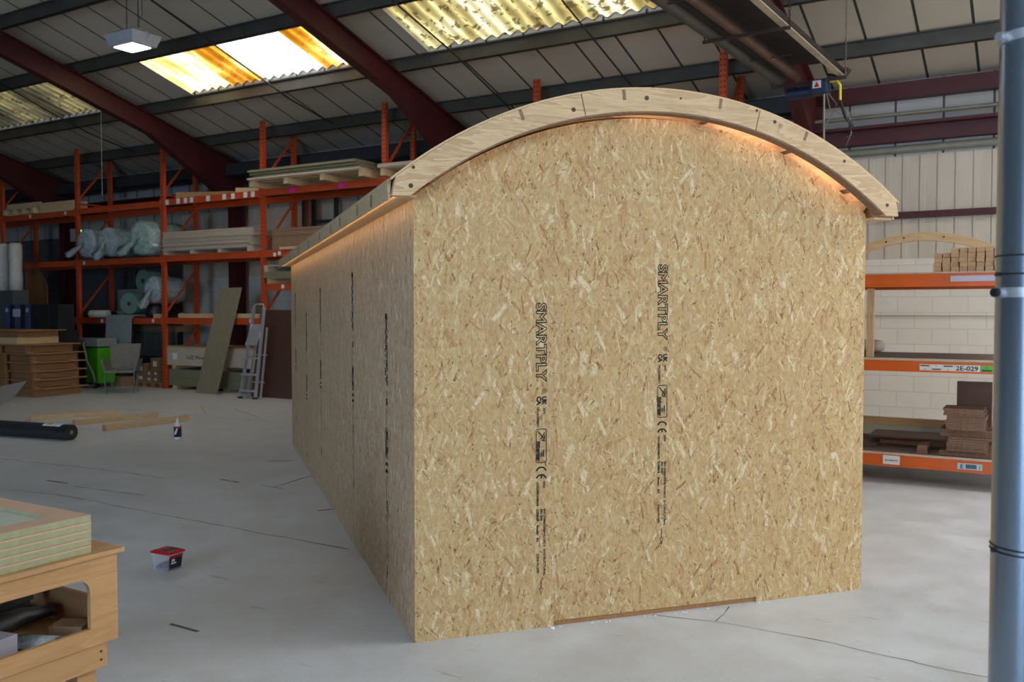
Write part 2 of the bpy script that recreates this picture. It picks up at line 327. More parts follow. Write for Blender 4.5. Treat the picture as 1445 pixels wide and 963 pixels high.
# ------------------------------------------------------------------ mesh helpers
class MB:
    def __init__(s): s.v = []; s.f = []; s.mi = []; s.sm = []
    def poly(s, vs, fs, mi=0, smooth=False):
        b = len(s.v); s.v += [tuple(x) for x in vs]
        for f in fs: s.f.append([i+b for i in f]); s.mi.append(mi); s.sm.append(smooth)
        return s
    def box(s, x0, x1, y0, y1, z0, z1, mi=0):
        return s.poly([(x0, y0, z0), (x1, y0, z0), (x1, y1, z0), (x0, y1, z0), (x0, y0, z1), (x1, y0, z1), (x1, y1, z1), (x0, y1, z1)],
                      [(0, 3, 2, 1), (4, 5, 6, 7), (0, 1, 5, 4), (1, 2, 6, 5), (2, 3, 7, 6), (3, 0, 4, 7)], mi)
    def bar(s, a, b, wd, ht, up=(0, 0, 1), mi=0):
        a = Vector(a); b = Vector(b); d = (b-a).normalized(); up = Vector(up)
        if abs(d.dot(up)) > .98: up = Vector((1, 0, 0))
        x = d.cross(up).normalized()*wd/2; y = x.cross(d).normalized()*ht/2
        vs = [a-x-y, a+x-y, a+x+y, a-x+y, b-x-y, b+x-y, b+x+y, b-x+y]
        return s.poly(vs, [(0, 3, 2, 1), (4, 5, 6, 7), (0, 1, 5, 4), (1, 2, 6, 5), (2, 3, 7, 6), (3, 0, 4, 7)], mi)
    def tube(s, pts, r, n=10, mi=0, caps=True, radii=None):
        pts = [Vector(p) for p in pts]; rings = []
        up = Vector((0, 0, 1))
        for i, p in enumerate(pts):
            d = (pts[min(i+1, len(pts)-1)]-pts[max(i-1, 0)]).normalized()
            u = up if abs(d.dot(up)) < .95 else Vector((1, 0, 0))
            x = d.cross(u).normalized(); y = x.cross(d).normalized()
            rr = radii[i] if radii else r
            rings.append([p+x*rr*math.cos(2*PI*k/n)+y*rr*math.sin(2*PI*k/n) for k in range(n)])
        vs = [v for rg in rings for v in rg]; fs = []
        for i in range(len(rings)-1):
            for k in range(n):
                k2 = (k+1) % n; fs.append((i*n+k, i*n+k2, (i+1)*n+k2, (i+1)*n+k))
        s.poly(vs, fs, mi, True)
        if caps:
            s.poly(rings[0], [tuple(range(n))], mi); s.poly(rings[-1], [tuple(reversed(range(n)))], mi)
        return s
    def lathe(s, prof, n=24, mi=0, c=(0, 0, 0)):
        vs = []; fs = []
        for r, z in prof:
            vs += [(c[0]+r*math.cos(2*PI*k/n), c[1]+r*math.sin(2*PI*k/n), c[2]+z) for k in range(n)]
        for i in range(len(prof)-1):
            for k in range(n):
                k2 = (k+1) % n; fs.append((i*n+k, i*n+k2, (i+1)*n+k2, (i+1)*n+k))
        return s.poly(vs, fs, mi, True)
    def prism(s, pts, plane, a, b, mi=0):
        """pts 2D outline (ccw); plane 'xz': extrude along y from a to b; 'xy' along z; 'yz' along x"""
        def p3(p, h): return {'xz': (p[0], h, p[1]), 'xy': (p[0], p[1], h), 'yz': (h, p[0], p[1])}[plane]
        n = len(pts); vs = [p3(p, a) for p in pts]+[p3(p, b) for p in pts]
        fs = [tuple(range(n)), tuple(reversed(range(n, 2*n)))]+[(i, i+n, (i+1) % n+n, (i+1) % n) for i in range(n)]
        return s.poly(vs, fs, mi)
    def build(s, name, mats, parent=None, loc=(0, 0, 0), rz=0, bevel=0, rot=None):
        me = bpy.data.meshes.new(name); me.from_pydata([tuple(v) for v in s.v], [], s.f)
        if not isinstance(mats, (list, tuple)): mats = [mats]
        for m in mats: me.materials.append(M[m] if isinstance(m, str) else m)
        me.polygons.foreach_set('material_index', s.mi); me.polygons.foreach_set('use_smooth', s.sm)
        bm = bmesh.new(); bm.from_mesh(me); bmesh.ops.recalc_face_normals(bm, faces=bm.faces); bm.to_mesh(me); bm.free()
        me.update()
        o = bpy.data.objects.new(name, me); C.objects.link(o); o.location = loc
        o.rotation_euler = rot if rot else (0, 0, rz)
        if parent: o.parent = parent
        if bevel:
            b = o.modifiers.new('bevel', 'BEVEL'); b.width = bevel; b.segments = 2; b.limit_method = 'ANGLE'
        return o
def tag(o, label, cat, group=None, kind=None):
    o['label'] = label; o['category'] = cat
    if group: o['group'] = group
    if kind: o['kind'] = kind
    return o
def thing(name, label, cat, loc=(0, 0, 0), rz=0, group=None):
    o = bpy.data.objects.new(name, None); C.objects.link(o); o.location = loc; o.rotation_euler = (0, 0, rz); o.empty_display_size = .1
    return tag(o, label, cat, group)
def dup(o, loc=None, rz=None, label=None, parent=None):
    c = o.copy(); C.objects.link(c)
    if parent: c.parent = parent
    if loc is not None: c.location = loc
    if rz is not None: c.rotation_euler = (0, 0, rz)
    if label: c['label'] = label
    for ch in list(o.children): dup(ch, parent=c)
    return c
def room_struct(name, mb, mats, label, cat):
    o = mb.build(name, mats, None, (0, 0, 0), ROOM); o['kind'] = 'structure'; o['label'] = label; o['category'] = cat
    return o
TEXTS = {}
def text_mesh(txt, size, outline=0., res=3, align='LEFT', spacing=1.0, bold=0.):
    cu = bpy.data.curves.new('t', 'FONT'); cu.body = txt; cu.size = size; cu.resolution_u = res; cu.align_x = align; cu.space_character = spacing
    if outline: cu.fill_mode = 'NONE'; cu.bevel_depth = outline; cu.bevel_resolution = 0; cu.offset = bold
    else: cu.offset = bold
    o = bpy.data.objects.new('t', cu); C.objects.link(o); bpy.context.view_layer.update()
    dg = bpy.context.evaluated_depsgraph_get(); me = bpy.data.meshes.new_from_object(o.evaluated_get(dg))
    vs = [v.co.copy() for v in me.vertices]; fs = [tuple(p.vertices) for p in me.polygons]
    bpy.data.objects.remove(o); bpy.data.curves.remove(cu); bpy.data.meshes.remove(me)
    return vs, fs
def put_text(mb, txt, size, origin, xd, yd, mi=0, length=None, **kw):
    """adds text running along xd with its tops towards yd; length stretches it to fit"""
    vs, fs = text_mesh(txt, size, **kw)
    if not vs: return
    k = 1.
    if length: k = length/max(1e-6, max(v.x for v in vs)-min(v.x for v in vs))
    o = Vector(origin); xd = Vector(xd); yd = Vector(yd); nd = xd.cross(yd)
    mb.poly([o+xd*v.x*k+yd*v.y+nd*v.z for v in vs], fs, mi)

# ------------------------------------------------------------------ THE HALL
SLOPE = .29
def zp(t): return 8.665-SLOPE*t if t >= 0 else 8.665+SLOPE*t      # underside line of the purlins
S0, S1, T0, T1 = -27.0, 9.0, -13.0, 13.8
mb = MB().box(S0-.5, S1+.5, T0-.5, T1+.5, -.2, 0)
fl = room_struct('floor', mb, 'floor', 'worn grey concrete floor of the workshop', 'floor')
# cracks and joints sunk in the slab's surface (thin filled strips, part of the floor)
def strip(mb, pts, wd):
    for a, b in zip(pts[:-1], pts[1:]):
        a = Vector((*a, 0)); b = Vector((*b, 0)); d = (b-a).normalized(); x = Vector((-d.y, d.x, 0))
        n = max(1, int((b-a).length/.12)); prev = None
        for i in range(n+1):
            p = a.lerp(b, i/n)+x*random.uniform(-.012, .012); ww = wd*random.uniform(.35, 1.2)
            if prev is not None:
                q, qw = prev
                mb.poly([q-x*qw/2, q+x*qw/2, p+x*ww/2, p-x*ww/2], [(0, 1, 2, 3)])
            prev = (p, ww)
mb = MB()
for pts, wd in [([(-4.61, 8.0), (-3.97, 7.75), (-2.25, 6.66), (-1.1, 5.95)], .012), ([(-4.39, 8.40), (-4.12, 8.23)], .03), ([(-3.97, 8.1), (-3.2, 7.72)], .013),
                ([(-2.77, 8.44), (-2.55, 8.30)], .03), ([(-2.32, 8.16), (-2.05, 8.0)], .022), ([(-2.17, 8.06), (-1.9, 8.72)], .022), ([(-1.75, 4.51), (-1.57, 4.40)], .022),
                ([(.74, 4.66), (1.05, 4.56), (1.45, 4.33), (1.83, 4.02), (2.9, 3.3)], .007), ([(1.05, 4.56), (1.18, 4.78)], .007), ([(-2.6, 9.45), (-2.35, 9.5)], .03),
                ([(-5.9, 9.8), (-4.2, 9.0), (-3.3, 8.5)], .012), ([(-1.55, 7.1), (-1.3, 7.25)], .03), ([(-2.3, 3.55), (-1.2, 3.05)], .01), ([(-6.5, 14.6), (-3.2, 12.7)], .012), ([(.2, 3.6), (.5, 3.75)], .008)]:
    strip(mb, pts, wd)
o = mb.build('trim_1', 'crack', None, (0, 0, .0012)); o['kind'] = 'structure'; o['label'] = 'dark cracks and joints in the concrete floor'; o['category'] = 'floor crack'

# walls
mb = MB().box(-17.0, S1, T1, T1+.2, 0, 2.34)
room_struct('wall_back', mb, 'blockwhite', 'white painted block wall behind the racks', 'wall')
mb = MB().box(S0, -17.0, T1, T1+.2, 0, 3.45)
room_struct('wall_back_left', mb, 'blockdark', 'bare dark grey block wall at the far left corner', 'wall')
mb = MB()
for sx0, z0 in ((-17.0, 2.34),):                                    # ribbed cladding with real ribs, above the white blockwork
    x = -17.0
    while x < S1:
        mb.box(x, x+.165, T1+.032, T1+.15, z0, 3.80); mb.box(x+.165, x+.225, T1+.02, T1+.12, z0, 3.80)
        x += .225
room_struct('wall_cladding', mb, 'clad', 'pale ribbed metal cladding above the white block wall', 'wall')
mb = MB().box(S0, -17.0, T1+.02, T1+.12, 3.45, 4.95).box(-17.0, S1, T1+.02, T1+.12, 3.80, 4.95)
room_struct('wall_upper', mb, 'wallpanel', 'pale lining panels under the eaves', 'wall')
mb = MB().box(S0-.2, S0, T0, T1+.2, 0, 8.9)
room_struct('wall_left', mb, 'blockdark', 'far left end wall of the workshop', 'wall')
mb = MB().box(S1, S1+.2, T0, T1+.2, 0, 8.9)
room_struct('wall_right', mb, 'wallpanel', 'right end wall of the workshop', 'wall')
mb = MB().box(S0, S1, T0-.2, T0, 0, 5.1)
room_struct('wall_front', mb, 'wallpanel', 'front wall of the workshop behind the viewer', 'wall')

# ceiling slabs with rooflight openings
RL = [(-20.6, -15.35, 10.0, 11.3), (-13.55, -9.25, 10.0, 11.3), (-8.2, -4.1, 10.0, 11.3)]
mb = MB()
def slab(x0, x1, t0, t1):
    za, zb = zp(t0)+.2, zp(t1)+.2
    mb.poly([(x0, t0, za), (x1, t0, za), (x1, t1, zb), (x0, t1, zb), (x0, t0, za+.08), (x1, t0, za+.08), (x1, t1, zb+.08), (x0, t1, zb+.08)],
            [(0, 3, 2, 1), (4, 5, 6, 7), (0, 1, 5, 4), (1, 2, 6, 5), (2, 3, 7, 6), (3, 0, 4, 7)])
slab(S0-.2, S1+.2, 0, 10.0); slab(S0-.2, S1+.2, 11.3, T1+.3)
xs = [S0-.2]+[v for r in RL for v in r[:2]]+[S1+.2]
for i in range(0, len(xs), 2): slab(xs[i], xs[i+1], 10.0, 11.3)
slab(S0-.2, S1+.2, T0-.3, 0)
room_struct('ceiling', mb, 'lining', 'grey roof lining boards between the purlins', 'ceiling')

def corrug(x0, x1, t0, t1, zoff=.225, pitch=.22, amp=.034):
    mb = MB(); n = int((x1-x0)/pitch*8); vs = []; fs = []
    for i in range(n+1):
        x = x0+(x1-x0)*i/n; dz = amp*math.cos(2*PI*x/pitch)
        vs += [(x, t0, zp(t0)+zoff+dz), (x, t1, zp(t1)+zoff+dz)]
    for i in range(n): fs.append((2*i, 2*i+1, 2*i+3, 2*i+2))
    return mb.poly(vs, fs, 0, True)
def rooflight(name, mats, x0, x1, label):
    e = MB().poly([(x0, 11.27, zp(11.27)+.30), (x1, 11.27, zp(11.27)+.30), (x1, 11.33, zp(11.33)+.19), (x0, 11.33, zp(11.33)+.19), (x0, 11.33, zp(11.27)+.32), (x1, 11.33, zp(11.27)+.32)], [(0, 1, 2, 3), (0, 4, 5, 1), (3, 2, 5, 4), (0, 3, 4), (1, 5, 2)]).bar((x0, 10.0, zp(10.0)+.25), (x0, 11.3, zp(11.3)+.25), .04, .14).bar((x1, 10.0, zp(10.)+.25), (x1, 11.3, zp(11.3)+.25), .04, .14)
    r = e.build(name, 'hoodlip' if False else 'wallpanel', None, (0, 0, 0), ROOM); r['kind'] = 'structure'; r['label'] = label; r['category'] = 'rooflight'
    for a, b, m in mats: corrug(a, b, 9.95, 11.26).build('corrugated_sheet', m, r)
    return r
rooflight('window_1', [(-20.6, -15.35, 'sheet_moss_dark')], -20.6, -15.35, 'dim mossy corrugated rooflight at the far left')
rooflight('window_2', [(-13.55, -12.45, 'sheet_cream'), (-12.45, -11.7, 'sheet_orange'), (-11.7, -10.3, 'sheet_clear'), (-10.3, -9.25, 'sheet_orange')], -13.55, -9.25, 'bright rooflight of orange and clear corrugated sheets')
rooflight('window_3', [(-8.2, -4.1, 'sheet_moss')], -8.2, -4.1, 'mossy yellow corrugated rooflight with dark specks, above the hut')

# purlins (Z sections along the hall), rafters, columns, rails
k = 2
for i, t in enumerate((12.7, 11.35, 9.85, 8.45, 7.05, 5.65, 4.2)):
    mb = MB(); z = zp(t)
    mb.box(S0, S1, t-.012, t+.012, z, z+.20); mb.box(S0, S1, t-.012, t+.06, z, z+.012); mb.box(S0, S1, t-.06, t+.012, z+.188, z+.2)
    mb.box(S0, S1, t+.05, t+.06, z, z+.03)
    for s in (-20.84, -14.87, -8.90, -2.93): mb.box(s-.12, s+.12, t-.02, t+.02, z-.0, z+.18)
    room_struct('trim_%d' % k, mb, 'purlin', ('grey steel purlin nearest the eaves', 'grey steel purlin just below the rooflights', 'grey steel purlin just above the rooflights', 'grey steel purlin the high-bay lamp hangs from', 'fifth grey purlin up from the eaves', 'sixth grey purlin up from the eaves', 'seventh grey purlin up from the eaves')[i], 'purlin'); k += 1
mb = MB().box(S0, -3.1, 13.2, 13.5, 4.42, 4.46).box(S0, -3.1, 13.2, 13.22, 4.42, 4.68).box(S0, -3.1, 13.48, 13.5, 4.42, 4.68)
room_struct('trim_%d' % k, mb, 'darksteel', 'dark steel gutter beam along the eaves', 'beam'); k += 1
def ibeam_prof(mb, s, pts_top, pts_bot, fw=.18, tw=.012, ft=.016):
    n = len(pts_top)
    for i in range(n-1):
        (ta, za), (tb, zb) = pts_top[i], pts_top[i+1]; (tc, zc), (td, zd) = pts_bot[i], pts_bot[i+1]
        mb.poly([(s-tw/2, ta, za), (s+tw/2, ta, za), (s+tw/2, tb, zb), (s-tw/2, tb, zb), (s-tw/2, tc, zc), (s+tw/2, tc, zc), (s+tw/2, td, zd), (s-tw/2, td, zd)],
                [(0, 1, 2, 3), (7, 6, 5, 4), (0, 4, 5, 1), (1, 5, 6, 2), (2, 6, 7, 3), (3, 7, 4, 0)])
        for (a, b, c, d) in ((ta, za, tb, zb), (tc, zc+ft, td, zd+ft)):
            mb.poly([(s-fw/2, a, b), (s+fw/2, a, b), (s+fw/2, c, d), (s-fw/2, c, d), (s-fw/2, a, b-ft), (s+fw/2, a, b-ft), (s+fw/2, c, d-ft), (s-fw/2, c, d-ft)],
                    [(0, 1, 2, 3), (7, 6, 5, 4), (0, 4, 5, 1), (1, 5, 6, 2), (2, 6, 7, 3), (3, 7, 4, 0)])
names = ['far left', 'left of the orange rooflight', 'between the bright and the mossy rooflight', 'behind the radiant heater']
for s, nm in zip((-20.84, -14.87, -8.90, -2.93), names):
    mb = MB()
    top = [(0, zp(0)), (11.3, zp(11.3)), (13.35, zp(13.35)), (13.5, zp(13.5))]
    bot = [(0, zp(0)-.38), (11.3, zp(11.3)-.38), (13.35, zp(13.35)-.95), (13.5, zp(13.5)-.95)]
    ibeam_prof(mb, s, top, bot)
    mb.box(s-.1, s+.1, 13.34, 13.36, 0, 3.9).box(s-.1, s+.1, 13.62, 13.64, 0, 4.8).box(s-.007, s+.007, 13.36, 13.62, 0, 4.8)
    room_struct('trim_%d' % k, mb, 'maroon', 'maroon steel portal frame '+nm, 'portal frame'); k += 1
for z0, z1, y0, lab in ((4.58, 4.80, 13.62, 'maroon eaves rail at the top of the back wall'), (4.18, 4.22, 13.5, 'maroon upper flange of the back wall rail'), (3.98, 4.18, 13.66, 'maroon horizontal rail above the ribbed cladding'), (2.91, 3.00, 13.72, 'thin maroon rail across the ribbed cladding')):
    room_struct('trim_%d' % k, MB().box(S0 if z0 > 3.5 else -17, S1, y0, 13.8 if z0 != 4.18 else 13.8, z0, z1), 'maroon', lab, 'wall rail'); k += 1
mb = MB().tube([(-3.2, 13.6, 4.36), (S1, 13.6, 4.30)], .03, 8)
room_struct('trim_%d' % k, mb, 'pipegrey', 'thin grey pipe running along the back wall', 'pipe'); k += 1
mb = MB().tube([(-3.0, 13.74, 3.88), (S1, 13.74, 3.88)], .055, 10)
room_struct('trim_%d' % k, mb, 'pipegrey', 'grey pipe under the maroon rail', 'pipe'); k += 1
mb = MB().box(-17, S1, 13.74, 13.8, 1.54, 1.57)
room_struct('trim_%d' % k, mb, 'blockwhite', 'painted ledge along the white block wall', 'ledge'); k += 1
mb = MB()
for x in (-12.75, -12.15, -9.9): mb.box(x-.035, x+.035, 13.55, 13.62, 0, 4.3)
mb.bar((-12.9, 13.58, 3.4), (-8.9, 13.58, 3.4), .05, .06).bar((-12.7, 13.58, 3.3), (-11.4, 13.58, 2.3), .05, .06)
room_struct('trim_%d' % k, mb, 'darksteel', 'dark steel framing on the back wall behind the middle rack bay', 'wall frame'); k += 1
mb = MB().tube([(-12.62, 13.25, 0), (-12.62, 13.25, 4.0), (-12.5, 13.3, 4.35)], .10, 12)
room_struct('trim_%d' % k, mb, 'copper', 'brown vertical pipe behind the rack', 'pipe'); k += 1

# roof cables
def rpt(px, py, off=-.02):
    a = (px-722.5)/FPX; p = math.atan(42.5/FPX); b = (481.5-py)/FPX
    r = Vector((a, math.cos(p)+b*math.sin(p), b*math.cos(p)-math.sin(p)))
    # meets z = 8.665+off - SLOPE*t
    q = (8.665+off-CAMH)/(r.z+SLOPE*r.dot(VV)); return Vector((0, 0, CAMH))+r*q
for pts, lab in (([(213, 0), (305, 65), (409, 140), (470, 175)], 'dark cable running down the roof in front of the orange rooflight'), ([(553, 0), (640, 75), (723, 157)], 'dark cable crossing the left end of the mossy rooflight'), ([(793, 0), (847, 67), (890, 120)], 'dark cable crossing the right part of the mossy rooflight'), ([(0, 118), (60, 152), (125, 188), (190, 215)], 'dark cable crossing the dim rooflight at the far left')):
    mb = MB().tube([rpt(*p) for p in pts], .014, 6)
    tag(mb.build('roof_cable', 'wire'), lab, 'cable')
# pull cord hanging at the left
a = rpt(142, 130)
tag(MB().tube([a, (a.x, a.y, a.z-1.9)], .006, 5).build('pull_cord', 'pipegrey'), 'thin pale cord hanging from the roof in front of the left rack', 'cord')

# ------------------------------------------------------------------ THE HUT
HA = math.radians(18.62)
hut = thing('garden_hut', 'half-built arched hut of strand board panels with curved timber roof edge', 'hut', (-.4673, 4.2563, 0), HA)
UC, ZC, RI, RO, WI, LE = 1.305, .471, 2.135, 2.244, 2.61, 6.82
RW = 2.122
def arc(u, R): return ZC+math.sqrt(R*R-(u-UC)**2)
def front_panel(u0, u1, zb, y0=0., y1=.011, name='front_panel'):
    pts = [(u0, zb), (u1, zb)]; n = 24
    pts += [(u1+(u0-u1)*i/n, arc(u1+(u0-u1)*i/n, RW)) for i in range(n+1)]
    return MB().prism(pts, 'xz', y0, y1).build(name, 'osb_x', hut, bevel=.0006)
fp = [front_panel(0.0, .7160, 0), front_panel(.7165, 1.9097, .028), front_panel(1.9103, WI, 0)]
front_panel(0.012, WI-.012, 0, LE-.011, LE, 'rear_panel')
MB().box(.70, 1.93, .012, .05, 0, .07).build('bottom_rail', 'deal', hut)
edges = [.0115, .74, 1.96, 2.62, 3.84, 5.07, 6.28, LE-.012]
sp_ = []
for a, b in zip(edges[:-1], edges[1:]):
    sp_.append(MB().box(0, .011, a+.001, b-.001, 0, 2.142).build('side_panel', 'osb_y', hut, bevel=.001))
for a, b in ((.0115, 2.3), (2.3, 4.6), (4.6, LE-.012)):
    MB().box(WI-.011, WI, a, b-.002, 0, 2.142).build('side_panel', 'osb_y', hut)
def arcpts(R, a0, a1, n): return [(UC+R*math.sin(math.radians(a0+(a1-a0)*i/n)), ZC+R*math.cos(math.radians(a0+(a1-a0)*i/n))) for i in range(n+1)]
def rib_poly(a0, a1, n=14, ro=RO, ri=RI, endl=False, endr=False):
    pts = arcpts(ro, a0, a1, n)
    if endr: pts += [(2.735, 2.128)]
    pts += arcpts(ri, a1, a0, n)
    if endl: pts += [(-.125, 2.128)]
    return list(reversed(pts))
segs = [(-39.0, -12.7, True, False), (-12.7, 13.5, False, False), (13.5, 39.0, False, True)]
def rib(y0, y1, name, segs=segs):
    for a0, a1, el, er in segs:
        g = .0 if el else .06
        MB().prism(rib_poly(a0+g, a1-(.0 if er else .06), 16, RO, RI, el, er), 'xz', y0, y1).build(name, 'ribwood', hut, bevel=.0015)
rib(-.115, -.072, 'arched_rib')
for y in (.06, .62, 1.84, 3.06, 4.28, 5.5, 6.72):
    MB().prism(rib_poly(-38.2, 38.2, 30, RO-.002, RI+.004), 'xz', y, y+.045).build('arched_rib', 'ribwood', hut)
rib(6.9, 6.943, 'arched_rib', [(-39.0, 39.0, True, True)])
# thin ply lip under the front rib
MB().prism(rib_poly(-36.0, 38.5, 40, RI-.0005, RI-.007), 'xz', -.112, -.05).build('rib_edging', 'slot', hut)
# roof deck
MB().prism(rib_poly(-39.6, 39.6, 48, RO+.010, RO+.001), 'xz', -.112, 6.94).build('roof_deck', 'pine_y', hut)
# noggings between rib and wall, batten ends and dark knots on the rib face
for th in (-21.2, -6.8, 7.4, 21.4, 33.0, -33.0):
    c, s_ = math.cos(math.radians(th)), math.sin(math.radians(th))
    mb = MB().box(-.017, .017, -.071, .058, RI+.012, RO-.002)
    o = mb.build('nogging', 'ribwood', hut, (UC, 0, ZC), rot=(0, math.radians(th), 0))
for th in (-21.2, -6.8, 7.4, 21.4):
    MB().box(-.008, .008, -.1165, -.114, RO-.052, RO-.001).build('batten_end', 'slot', hut, (UC, 0, ZC), rot=(0, math.radians(th), 0))
for th, R, r in ((-14.2, 2.176, .011), (-3.6, 2.200, .012), (16.1, 2.214, .010), (38.2, 2.185, .010), (-38.2, 2.17, .011), (1.4, 2.209, .006), (13.0, 2.236, .008), (28.6, 2.215, .009), (-36.6, 2.23, .008)):
    x, z = UC+R*math.sin(math.radians(th)), ZC+R*math.cos(math.radians(th))
    MB().tube([(x, -.1165, z), (x, -.113, z)], r, 12).build('knot', 'knot', hut)
# eaves: fascia board and closing board on both sides
for sgn in (-1, 1):
    def X(u): return u if sgn > 0 else 2*UC-u
    # fascia lies across the rib tips, square to the curve
    a = (X(2.722), 2.212); b = (X(2.732), 2.132)
    th = math.radians(39.3)
    p0 = (UC+2.250*math.sin(th), ZC+2.250*math.cos(th)); p1 = (2.733, 2.118)
    d = (.013, -.004)
    q = [p0, (p0[0]+d[0]+.004, p0[1]-.004), (p1[0]+.012, p1[1]-.004), p1]
    q = [(X(x), z) for x, z in q]
    MB().prism(q, 'xz', -.068, 6.9).build('fascia', 'ribwood', hut, bevel=.001)
for y in (.35, .8, 1.5, 1.95, 2.6, 3.4, 4.3, 5.2):
    MB().box(-.1435, -.140, y, y+.012, 2.125, 2.185).build('fascia_mark', 'slot', hut)
MB().box(WI+.001, 2.728, -.066, 6.88, 2.112, 2.124).build('soffit_board', 'pine_y', hut)
MB().box(-.118, -.001, -.066, 6.88, 2.131, 2.141).build('soffit_board', 'pine_y', hut)
# white foam crumbs along the foot
for i in range(34):
    x = random.uniform(.9, 2.0) if i > 3 else .716+random.uniform(-.02, .03)
    r = random.uniform(.003, .008)*(1.7 if i < 4 else 1)
    mb = MB().lathe([(0, 0), (r, .001), (r*.8, r*.5), (0, r*.7)], 6)
    mb.build('foam_crumb', 'foamcrumb', hut, (x, -.012-random.random()*.02, 0))
# print marks on the boards
def board_print(side=False):
    mb = MB(); xd = (0, 0, -1); yd = (1, 0, 0) if not side else (0, -1, 0)
    nrm = Vector(xd).cross(Vector(yd))
    def P(down, across): return Vector((0, 0, -down))+Vector(yd)*across+nrm*.0008
    put_text(mb, 'SMARTPLY', .073, P(0, -.025), xd, yd, length=.400, outline=.0022, bold=.0020)
    put_text(mb, '®', .034, P(.428, .004), xd, yd)
    put_text(mb, 'UK', .032, P(.468, .004), xd, yd, length=.045, bold=.0022)
    put_text(mb, 'CA', .032, P(.468, -.024), xd, yd, length=.045, bold=.0022)
    put_text(mb, '0070', .016, P(.525, .010), xd, yd, bold=.0006)
    put_text(mb, 'UKCAOSBREV1', .017, P(.522, -.024), xd, yd, length=.10, bold=.0008)
    # framed mark
    y0, y1, d0, d1 = -.027, .027, .632, .800
    pts = []
    for cx, cy, a0 in ((d0+.008, y0+.008, 180), (d1-.008, y0+.008, 270), (d1-.008, y1-.008, 0), (d0+.008, y1-.008, 90)):
        for j in range(4):
            a = math.radians(a0+30*j); pts.append(P(cx+.008*math.cos(a), cy+.008*math.sin(a)))
    mb.tube(pts+[pts[0]], .0020, 4, caps=False)
    for a, b in (((d0+.01, -.02), (d0+.05, .018)), ((d0+.018, .018), (d0+.05, -.002)), ((d0+.03, .02), (d0+.058, .012)), ((d0+.055, .0), (d0+.06, .02))):
        mb.tube([P(*a), P(*b)], .0030, 4)
    put_text(mb, 'ne', .030, P(d0+.062, -.022), xd, yd, length=.035, bold=.0024)
    put_text(mb, 'natur', .028, P(d0+.098, -.024), xd, yd, length=.066, bold=.0028)
    put_text(mb, 'plus', .014, P(d0+.118, -.003), xd, yd, bold=.0008)
    mb.tube([P(d0+.105, .012), P(d0+.14, .012)], .003, 4)
    # CE
    for cx, bar in ((.846, False), (.884, True)):
        pp = [P(cx+.022*-math.cos(math.radians(a)), .025*math.sin(math.radians(a))) for a in range(-80, 81, 16)]
        mb.tube(pp, .0042, 4)
        if bar: mb.tube([P(cx-.022, 0), P(cx-.004, 0)], .0042, 4)
    put_text(mb, '0050', .017, P(.895, .010), xd, yd, bold=.0006)
    put_text(mb, 'COCAMPONENTS', .016, P(.900, -.025), xd, yd, length=.12, bold=.0010)
    put_text(mb, 'OSB/3   9mm   E1', .016, P(1.035, -.025), xd, yd, length=.165, bold=.0010)
    put_text(mb, 'EN 300', .016, P(1.035, -.005), xd, yd, length=.06, bold=.0008)
    put_text(mb, 'EN 13986:2004+A1:2015  2+STRUCTURAL', .016, P(1.035, .012), xd, yd, length=.34, bold=.0007)
    put_text(mb, '220419:1300', .017, P(1.26, -.024), xd, yd, length=.10, bold=.0008)
    mb.tube([P(1.395, 0), P(1.437, 0)], .0018, 4)
    mb.tube([P(1.437, -.010), P(1.472, 0), P(1.437, .010), P(1.437, -.010)], .0018, 4)
    return mb
pf = board_print(); ps = board_print(True)
o1 = pf.build('printed_marking', 'ink', fp[0], (.648, 0, 1.640))
o2 = o1.copy(); C.objects.link(o2); o2.parent = fp[1]; o2.location = (1.325, 0, 1.842)
o3 = None
for i, (v, z) in enumerate(((.70, 1.585), (1.93, 1.86), (3.81, 1.80), (5.04, 1.585), (6.25, 1.80))):
    if o3 is None: o3 = ps.build('printed_marking', 'ink', sp_[0], (0, v, z))
    else:
        c = o3.copy(); C.objects.link(c); c.parent = sp_[(0, 1, 3, 4, 5)[i]]; c.location = (0, v, z)
# nail heads and the little row of fixing holes on the seams
mb = MB()
for u0, du in ((.716, .02), (1.91, .02), (.012, 0), (WI-.02, 0)):
    for j in range(9):
        z = .12+j*.235+random.uniform(-.02, .02)
        for sg in ((-1, 1) if du else (1,)):
            x = u0+sg*du*.5+random.uniform(-.003, .003)
            mb.tube([(x, -.0008, z), (x, .001, z)], .0032, 6)
mb.build('nail_heads', 'knot', hut)
# warm strip lights glowing inside the roof gap
def hutlight(name, a, b, aim, wd, power, col=(1, .62, .42)):
    mid = (Vector(a)+Vector(b))/2; L = (Vector(b)-Vector(a)).length
    l = bpy.data.lights.new(name, 'AREA'); l.shape = 'RECTANGLE'; l.size = L; l.size_y = wd; l.energy = power; l.color = col
    o = bpy.data.objects.new(name, l); C.objects.link(o)
    xd = (Vector(b)-Vector(a)).normalized(); zd = -(Vector(aim).normalized()); yd = zd.cross(xd).normalized(); zd = xd.cross(yd)
    R = Matrix((xd, yd, zd)).transposed().to_4x4()
    o.matrix_world = Matrix.Translation(hut.location) @ Matrix.Rotation(HA, 4, 'Z') @ Matrix.Translation(mid) @ R
for a0, a1, pw in ((-34, -22, .5), (-20, -8, .7), (-6, 6, 1.6), (9, 20, 3.2), (23, 36, 4.0)):
    p = arcpts(2.205, a0, a1, 1); m_ = math.radians((a0+a1)/2)
    hutlight('gap_strip_light', (p[0][0], -.066, p[0][1]), (p[1][0], -.066, p[1][1]), (-.35*math.sin(m_), 1, -.35*math.cos(m_)), .012, pw*.25)
hutlight('eaves_strip_light', (-.108, -.05, 2.126), (-.108, 6.8, 2.126), (1, 0, -.45), .008, 2.4, (1, .62, .28))
